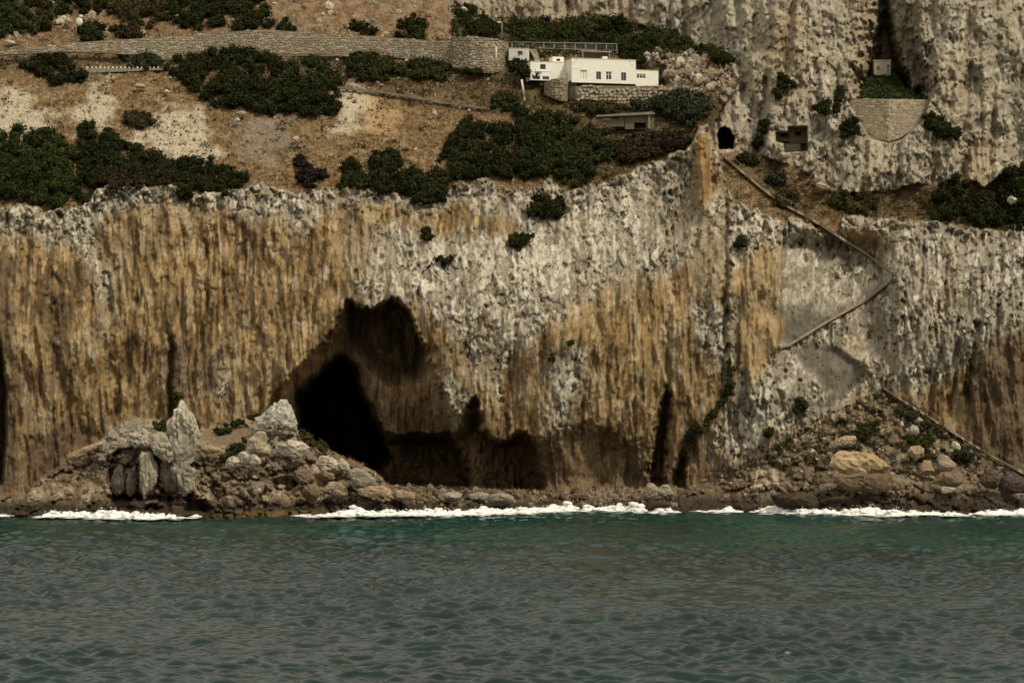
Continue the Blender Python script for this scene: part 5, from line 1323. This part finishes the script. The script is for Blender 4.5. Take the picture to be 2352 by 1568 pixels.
# shore strip
K([(1005, 1140), (1030, 1128), (1062, 1132), (1060, 1150), (1020, 1154)], "grey boulder on the shore under the cave, left of a pair", GREYB, 30, 1.2, 0.8, sub=3)
K([(900, 1130), (925, 1124), (950, 1130), (954, 1146), (920, 1150)], "tan boulder just right of the promontory tip", (.252, .192, .118), 31, 1.2, 0.8, sub=3)
K([(1120, 1138), (1150, 1130), (1180, 1140), (1186, 1156), (1150, 1162), (1126, 1154)], "flat grey boulder on the shore before the brown cliff", (.222, .192, .141), 32, 1.4, 0.8, sub=3)
K([(1076, 1136), (1100, 1128), (1124, 1136), (1118, 1148), (1085, 1150)], "grey boulder on the shore under the cave, right of a pair", GREYB, 33, 1.0, 0.8, sub=3)
K([(1478, 1130), (1490, 1112), (1504, 1108), (1514, 1124), (1508, 1142), (1488, 1146)], "pale block left below the tall cliff slot", (.266, .222, .163), 34, 1.5, 0.8, sub=3)
K([(1508, 1132), (1524, 1112), (1540, 1116), (1548, 1134), (1530, 1142)], "pale block right below the tall cliff slot", (.281, .244, .185), 35, 1.8, 0.8, sub=3)
K([(1482, 1160), (1500, 1146), (1530, 1146), (1545, 1162), (1520, 1172), (1495, 1172)], "dark wet rock in the surf below the tall slot", DRK, 36, 1.5, 0.8, sub=3)
K([(1722, 1118), (1738, 1112), (1752, 1110), (1748, 1124), (1736, 1130), (1726, 1126)], "small bright tan block on the shore left of the talus", (.385, .296, .185), 37, 1.5, 0.8, sub=3)
K([(1880, 1116), (1905, 1106), (1925, 1112), (1915, 1126), (1888, 1128)], "grey slanting slab left of the big tan boulder", (.207, .185, .133), 38, 1.2, 0.8, sub=3)
K([(1770, 1140), (1800, 1128), (1850, 1130), (1878, 1144), (1880, 1164), (1820, 1172), (1776, 1160)], "long dark wet rock on the shore before the talus", DRK, 39, 1.4, 0.8)
# talus
K([(1904, 1060), (1922, 1048), (1936, 1038), (1960, 1036), (1984, 1034), (1998, 1044), (2020, 1048), (2036, 1060), (2044, 1078), (2030, 1092), (2004, 1088), (1980, 1098), (1940, 1090), (1914, 1078)], "big tan boulder in the middle of the talus cone", (.370, .274, .152), 40, 2.5, 0.6, False, 0.16)
K([(1910, 1084), (1950, 1092), (2010, 1092), (2044, 1090), (2060, 1112), (2040, 1130), (1990, 1134), (1940, 1124), (1916, 1104)], "broad shaded brown rock under the big tan boulder", (.155, .111, .067), 41, 2.0, 0.6, False, 0.2)
K([(2084, 1040), (2094, 1024), (2112, 1022), (2124, 1036), (2120, 1052), (2100, 1058)], "tan block with dark underside right of the big tan boulder", (.311, .237, .141), 42, 1.8, 0.7, sub=3)
K([(2086, 992), (2092, 974), (2104, 978), (2112, 994), (2098, 1000)], "pointed pale block high on the talus below the path", (.370, .326, .252), 43, 1.6, 0.7, sub=3)
K([(2106, 964), (2112, 957), (2122, 966), (2120, 973), (2110, 971)], "small white block just under the talus footpath", (.414, .385, .311), 44, 1.4, 0.8, sub=3)
K([(2184, 1024), (2188, 1012), (2200, 1018), (2206, 1034), (2196, 1038)], "white upright block on the right flank of the talus", (.414, .385, .311), 45, 1.6, 0.8, sub=3)
K([(2066, 974), (2068, 966), (2075, 967), (2076, 978), (2069, 980)], "small white stone left of the pointed pale block", (.444, .414, .340), 46, 1.4, 0.8, sub=3)
K([(2110, 1075), (2122, 1056), (2138, 1062), (2146, 1082), (2130, 1092), (2114, 1090)], "tan boulder on the lower right talus, left of the brown one", (.281, .207, .126), 47, 1.6, 0.8, sub=3)
K([(2150, 1060), (2164, 1042), (2186, 1050), (2196, 1072), (2176, 1086), (2155, 1080)], "pinkish brown boulder on the right flank of the talus", (.244, .181, .126), 48, 1.6, 0.8, sub=3)
K([(2150, 1100), (2170, 1082), (2200, 1086), (2216, 1108), (2196, 1122), (2164, 1120)], "brown rounded boulder at the foot of the right talus flank", (.170, .122, .078), 49, 1.8, 0.8)
K([(2250, 1088), (2268, 1072), (2292, 1080), (2300, 1106), (2282, 1124), (2258, 1116)], "dark brown boulder near the right end of the shore", (.089, .063, .044), 50, 1.8, 0.8)
K([(2290, 1100), (2310, 1082), (2345, 1090), (2362, 1112), (2350, 1134), (2310, 1136)], "dark purple brown rock at the right end of the shore", (.081, .059, .048), 51, 1.8, 0.8)
K([(2160, 1122), (2176, 1116), (2198, 1120), (2196, 1132), (2170, 1134)], "pale low stone before the right talus foot", (.311, .266, .200), 52, 2.2, 0.8, sub=3)
K([(1905, 1020), (1925, 1004), (1960, 1000), (1968, 1016), (1940, 1030), (1912, 1030)], "pale tan ledge block above the big tan boulder", (.296, .237, .148), 53, 1.5, 0.7)
K([(2040, 1100), (2058, 1088), (2078, 1096), (2080, 1118), (2060, 1128), (2044, 1120)], "grey brown boulder right under the big tan boulder", (.178, .141, .096), 54, 1.8, 0.8, sub=3)
# pale stones lying on the hillside that stand out
K([(542, 262), (550, 254), (562, 257), (566, 266), (554, 269)], "tan boulder under the lower edge of the biggest bush", (.355, .259, .163), 60, 0.8, 0.8, sub=3)
K([(536, 278), (544, 270), (552, 276), (546, 282)], "white stone just below the tan boulder on the slope", (.429, .385, .311), 61, 0.8, 0.8, sub=3)
K([(672, 318), (680, 311), (687, 318), (680, 325)], "bright white stone on the ochre slope in the centre left", (.459, .422, .348), 62, 0.8, 0.8, sub=3)
K([(375, 210), (382, 206), (390, 210), (384, 216)], "bright white stone left of the biggest bush", (.459, .422, .348), 63, 0.8, 0.8, sub=3)
K([(992, 262), (996, 250), (1004, 258), (1002, 266)], "white stone on the slope left of the huge bush pair", (.429, .392, .318), 64, 0.8, 0.8, sub=3)
K([(308, 198), (318, 190), (334, 196), (336, 204), (318, 204)], "flat pale rock above the scree near the culvert", (.340, .281, .200), 65, 0.8, 0.8, sub=3)
K([(2312, 462), (2320, 450), (2334, 456), (2336, 466), (2322, 470)], "white boulder on the dark terrace near the right edge", (.407, .377, .303), 66, 3.0, 0.8, sub=3)
K([(1870, 424), (1882, 416), (1900, 426), (1906, 436), (1886, 438)], "tan boulder at the foot of the pale upper cliff", (.340, .266, .170), 67, 1.0, 0.8, sub=3)
K([(1758, 48), (1760, 36), (1766, 38), (1766, 48)], "small white stone high on the upper cliff foot", (.459, .429, .355), 68, 0.6, 0.8, sub=3)
K([(147, 58), (152, 40), (163, 42), (166, 56), (156, 62)], "pale outcrop block left of the leftmost street lamp", (.370, .296, .222), 69, 0.8, 0.8, sub=3)
K([(10, 100), (18, 92), (32, 96), (36, 102), (20, 104)], "white rock above the left end of the road wall", (.407, .370, .311), 70, 0.8, 0.8, sub=3)
# ---- loose rocks: the 300 that show largest are things, the rest is rubble
small = []
SM_COL = [(.24, .18, .115), (.31, .255, .18), (.17, .12, .075), (.22, .18, .125), (.125, .09, .056), (.38, .33, .245)]
for i in range(12):
    rng = np.random.default_rng(7000 + i)
    v, f = ICO2
    v = chop(v.copy() * np.array([1, .85, .8], F), rng, 14, 0.38, 0.82) * rng.uniform(0.85, 1.15, 3)
    o = mesh_np("rock", v, f, rub_mat, None, False, rock_cols(v * 2, SM_COL[i % 6], i))
    small.append((v, f, o.data)); bpy.data.objects.remove(o)

def scatter(n_obj, n_stuff, mask, size, yr, xr, label, group, seed, sname, slabel, pal=None):
    rng = np.random.default_rng(seed)
    pts = []
    tries = 0
    while len(pts) < n_obj + n_stuff and tries < 60 * (n_obj + n_stuff):
        tries += 1
        x, y = rng.uniform(*xr), rng.uniform(*yr)
        j = min(np.searchsorted(xs_, x), len(xs_) - 1); i = min(np.searchsorted(ys_, y), len(ys_) - 1)
        if rng.uniform() > mask[i, j]: continue
        r = size * min(rng.pareto(2.2) + 0.55, 3.4)
        k = int(rng.integers(12)) if pal is None else int(rng.choice(pal))
        pts.append((r, x, y, float(DEP[i, j]), k, rng.uniform(0, 6.28, 3)))
    pts.sort(key=lambda t: -t[0])
    for r, x, y, d, k, rot in pts[:n_obj]:
        o = bpy.data.objects.new("rock", small[k][2]); COL.objects.link(o)
        o.location = P(x, y, d - r * 0.1); o.rotation_euler = rot; o.scale = (r, r, r)
        tag(o, label, "rock", group)
    V, Fc, Cc = [], [], []; n = 0
    v0, f0 = ICO1
    for r, x, y, d, k, rot in pts[n_obj:]:
        v = chop(v0, rng, 5, 0.5, 0.9) * r
        V.append(v + np.array(P(x, y, d - r * 0.05), F)); Fc.append(f0 + n); n += len(v)
        Cc.append(np.tile(np.array(SM_COL[k % 6], F) * rng.uniform(0.75, 1.2), (len(v), 1)))
    if V:
        o = mesh_np(sname, np.vstack(V), np.vstack(Fc), rub_mat, None, False, np.vstack(Cc))
        tag(o, slabel, None, None, "stuff")
dry = sst(14, 34, (wl - Y) + n_med * 8)
scatter(90, 520, m_pr * dry * (1 - 0.85 * m_sand), 0.25, (960, 1175), (40, 950), "weathered loose rock among the rubble of the promontory", "loose rocks on the promontory", 21, "promontory_rubble", "broken stones covering the promontory")
scatter(100, 650, m_ta * dry, 0.23, (900, 1165), (1560, 2400), "weathered loose rock on the talus cone", "loose rocks on the talus cone", 22, "talus_rubble", "broken stones covering the talus cone")
scatter(45, 420, m_sh * (1 - m_ta) * (1 - m_pr) * 1.0, 0.33, (1105, 1170), (860, 1760), "low brown rock in the strip of shore under the cave", "shore rocks under the cave", 23, "shore_rubble", "dark stones along the foot of the cliff", [2, 4, 8, 10, 0, 3])
scatter(65, 700, (1 - m_cliff) * (1 - m_up) * (1 - m_low) * (0.4 + 0.6 * m_sc) * (Y > 130), 0.21, (130, 430), (-40, 1250), "small pale stone lying on the ochre slope", "stones strewn over the hillside", 24, "slope_stones", "pale stones strewn over the slope", [1, 5, 7, 11, 0])
scatter(0, 330, (1 - m_cliff) * (1 - m_up) * (Y < 95) * sst(-0.1, 0.2, fbm(X / 60, Y / 30, 320, 2)), 0.40, (-20, 95), (-40, 1150), "", "", 25, "roadside_stones", "pinkish stones on the slope above the road", [1, 5, 0, 3])
scatter(0, 420, m_out, 0.36, (112, 215), (1476, 1690), "", "", 26, "outcrop_blocks", "pinkish outcrop blocks right of the white house", [1, 5, 0, 3])

# ------------------------------------------------------------------ surf
foam_m = plain_mat("breaking foam", (.80, .79, .74), 0.9, 1.06, 2.2, 0.9, 0.4, 0.15, 0.1)
def surf(pts, label, seed, width=2.4):
    """pts: (x, y at the water, y at the top): heaped puffs of foam with lacy streaks in front"""
    rng = np.random.default_rng(seed)
    a = np.array(pts, F)
    Vv, Ff, m = [], [], 0
    def put(v0, f0, c, sx, sy, sz):
        nonlocal m
        v = v0 * (1 + 0.16 * rng.normal(size=(len(v0), 1))) * np.array([sx, sy, sz], F)
        Vv.append(v + np.array(c, F)); Ff.append(f0 + m); m += len(v0)
    xs = np.arange(a[0, 0], a[-1, 0], 1.2)
    yb = np.interp(xs, a[:, 0], a[:, 1]); yt = np.interp(xs, a[:, 0], a[:, 2])
    nz = fbm(xs / 22.0, xs * 0 + seed, seed, 3)
    ends = np.clip(np.minimum(np.arange(len(xs)), np.arange(len(xs))[::-1]) / 18.0, 0.15, 1)
    for i, x in enumerate(xs):
        x = float(x)
        dw = min(HC * S * D0 / (yb[i] - YH), td(x, float(yb[i]), 1) - 1.0, td(x, float(yb[i]) + 5, 1) - 0.4)
        if nz[i] < -0.10 and yb[i] - yt[i] < 14 and rng.uniform() < 0.85: continue
        h = max((yb[i] - yt[i]) * dw / D0 / S * (0.66 + 0.8 * nz[i]) * ends[i], 0.10)
        px = (x - CX) / S * dw / D0
        for _ in range(2 if h > 0.35 else 1):
            t = rng.uniform() ** 1.7
            r = (0.16 + 0.22 * h * (1 - 0.6 * t)) * rng.uniform(0.7, 1.25)
            put(*(ICO2 if r > 0.26 else ICO1), (px + rng.uniform(-.2, .2), dw + rng.uniform(-1, 1) * width * (1 - t) * 0.6, h * t * 0.85), r * 1.7, r * 1.3, r * 0.85)
        if rng.uniform() < 0.40:
            put(*ICO1, (px + rng.uniform(-.5, .5), dw + rng.uniform(-1.2, 1), h * rng.uniform(0.6, 1.25) + 0.1), *([rng.uniform(0.03, 0.09)] * 3))
        if rng.uniform() < 0.55:
            L = rng.uniform(0.3, 1.6)
            put(*ICO1, (px + rng.uniform(-1, 1), dw - rng.uniform(0.5, 7) * rng.uniform(), 0.02 + rng.uniform(0, .12)), L, rng.uniform(0.15, 0.5), 0.05)
    o = mesh_np("surf_foam", np.vstack(Vv), np.vstack(Ff), foam_m, None, True)
    tag(o, label, None, None, "stuff")
surf([(-60, 1178, 1174), (20, 1178, 1172)], "thin foam line at the left edge of the shore", 1)
surf([(88, 1172, 1168), (115, 1176, 1160), (150, 1182, 1164), (210, 1184, 1168), (255, 1186, 1158), (285, 1186, 1164), (330, 1186, 1170), (420, 1184, 1177)], "white breaking wave along the left shore", 2)
surf([(440, 1178, 1172), (452, 1178, 1158), (462, 1178, 1172)], "small splash at the dark recess of the promontory", 3)
surf([(690, 1180, 1176), (752, 1182, 1176), (790, 1182, 1166), (818, 1182, 1146), (832, 1182, 1162), (880, 1182, 1166), (940, 1182, 1166), (1008, 1183, 1158), (1040, 1183, 1168), (1110, 1181, 1160), (1170, 1178, 1162), (1250, 1175, 1160), (1300, 1173, 1144), (1326, 1171, 1160), (1390, 1171, 1156), (1440, 1171, 1152), (1468, 1171, 1132), (1478, 1171, 1154), (1492, 1172, 1164)], "long white breaking wave along the middle of the shore", 4)
surf([(1494, 1174, 1166), (1512, 1175, 1140), (1530, 1174, 1160), (1560, 1173, 1166)], "splash of foam around the dark wet rock below the slot", 5)
surf([(1600, 1170, 1168), (1660, 1170, 1166), (1674, 1170, 1152), (1688, 1170, 1164), (1700, 1170, 1168)], "short splash left of the talus shore", 6)
surf([(1726, 1172, 1166), (1750, 1174, 1160), (1784, 1176, 1152), (1820, 1177, 1160), (1880, 1179, 1164), (1940, 1178, 1164), (1964, 1178, 1156), (2000, 1177, 1152), (2030, 1176, 1158), (2080, 1174, 1160), (2130, 1172, 1164), (2190, 1171, 1160), (2204, 1171, 1152), (2212, 1170, 1166)], "long white breaking wave before the talus cone", 7)
surf([(2225, 1169, 1164), (2280, 1170, 1156), (2330, 1172, 1158), (2420, 1174, 1166)], "hazy breaking foam at the right end of the shore", 8)
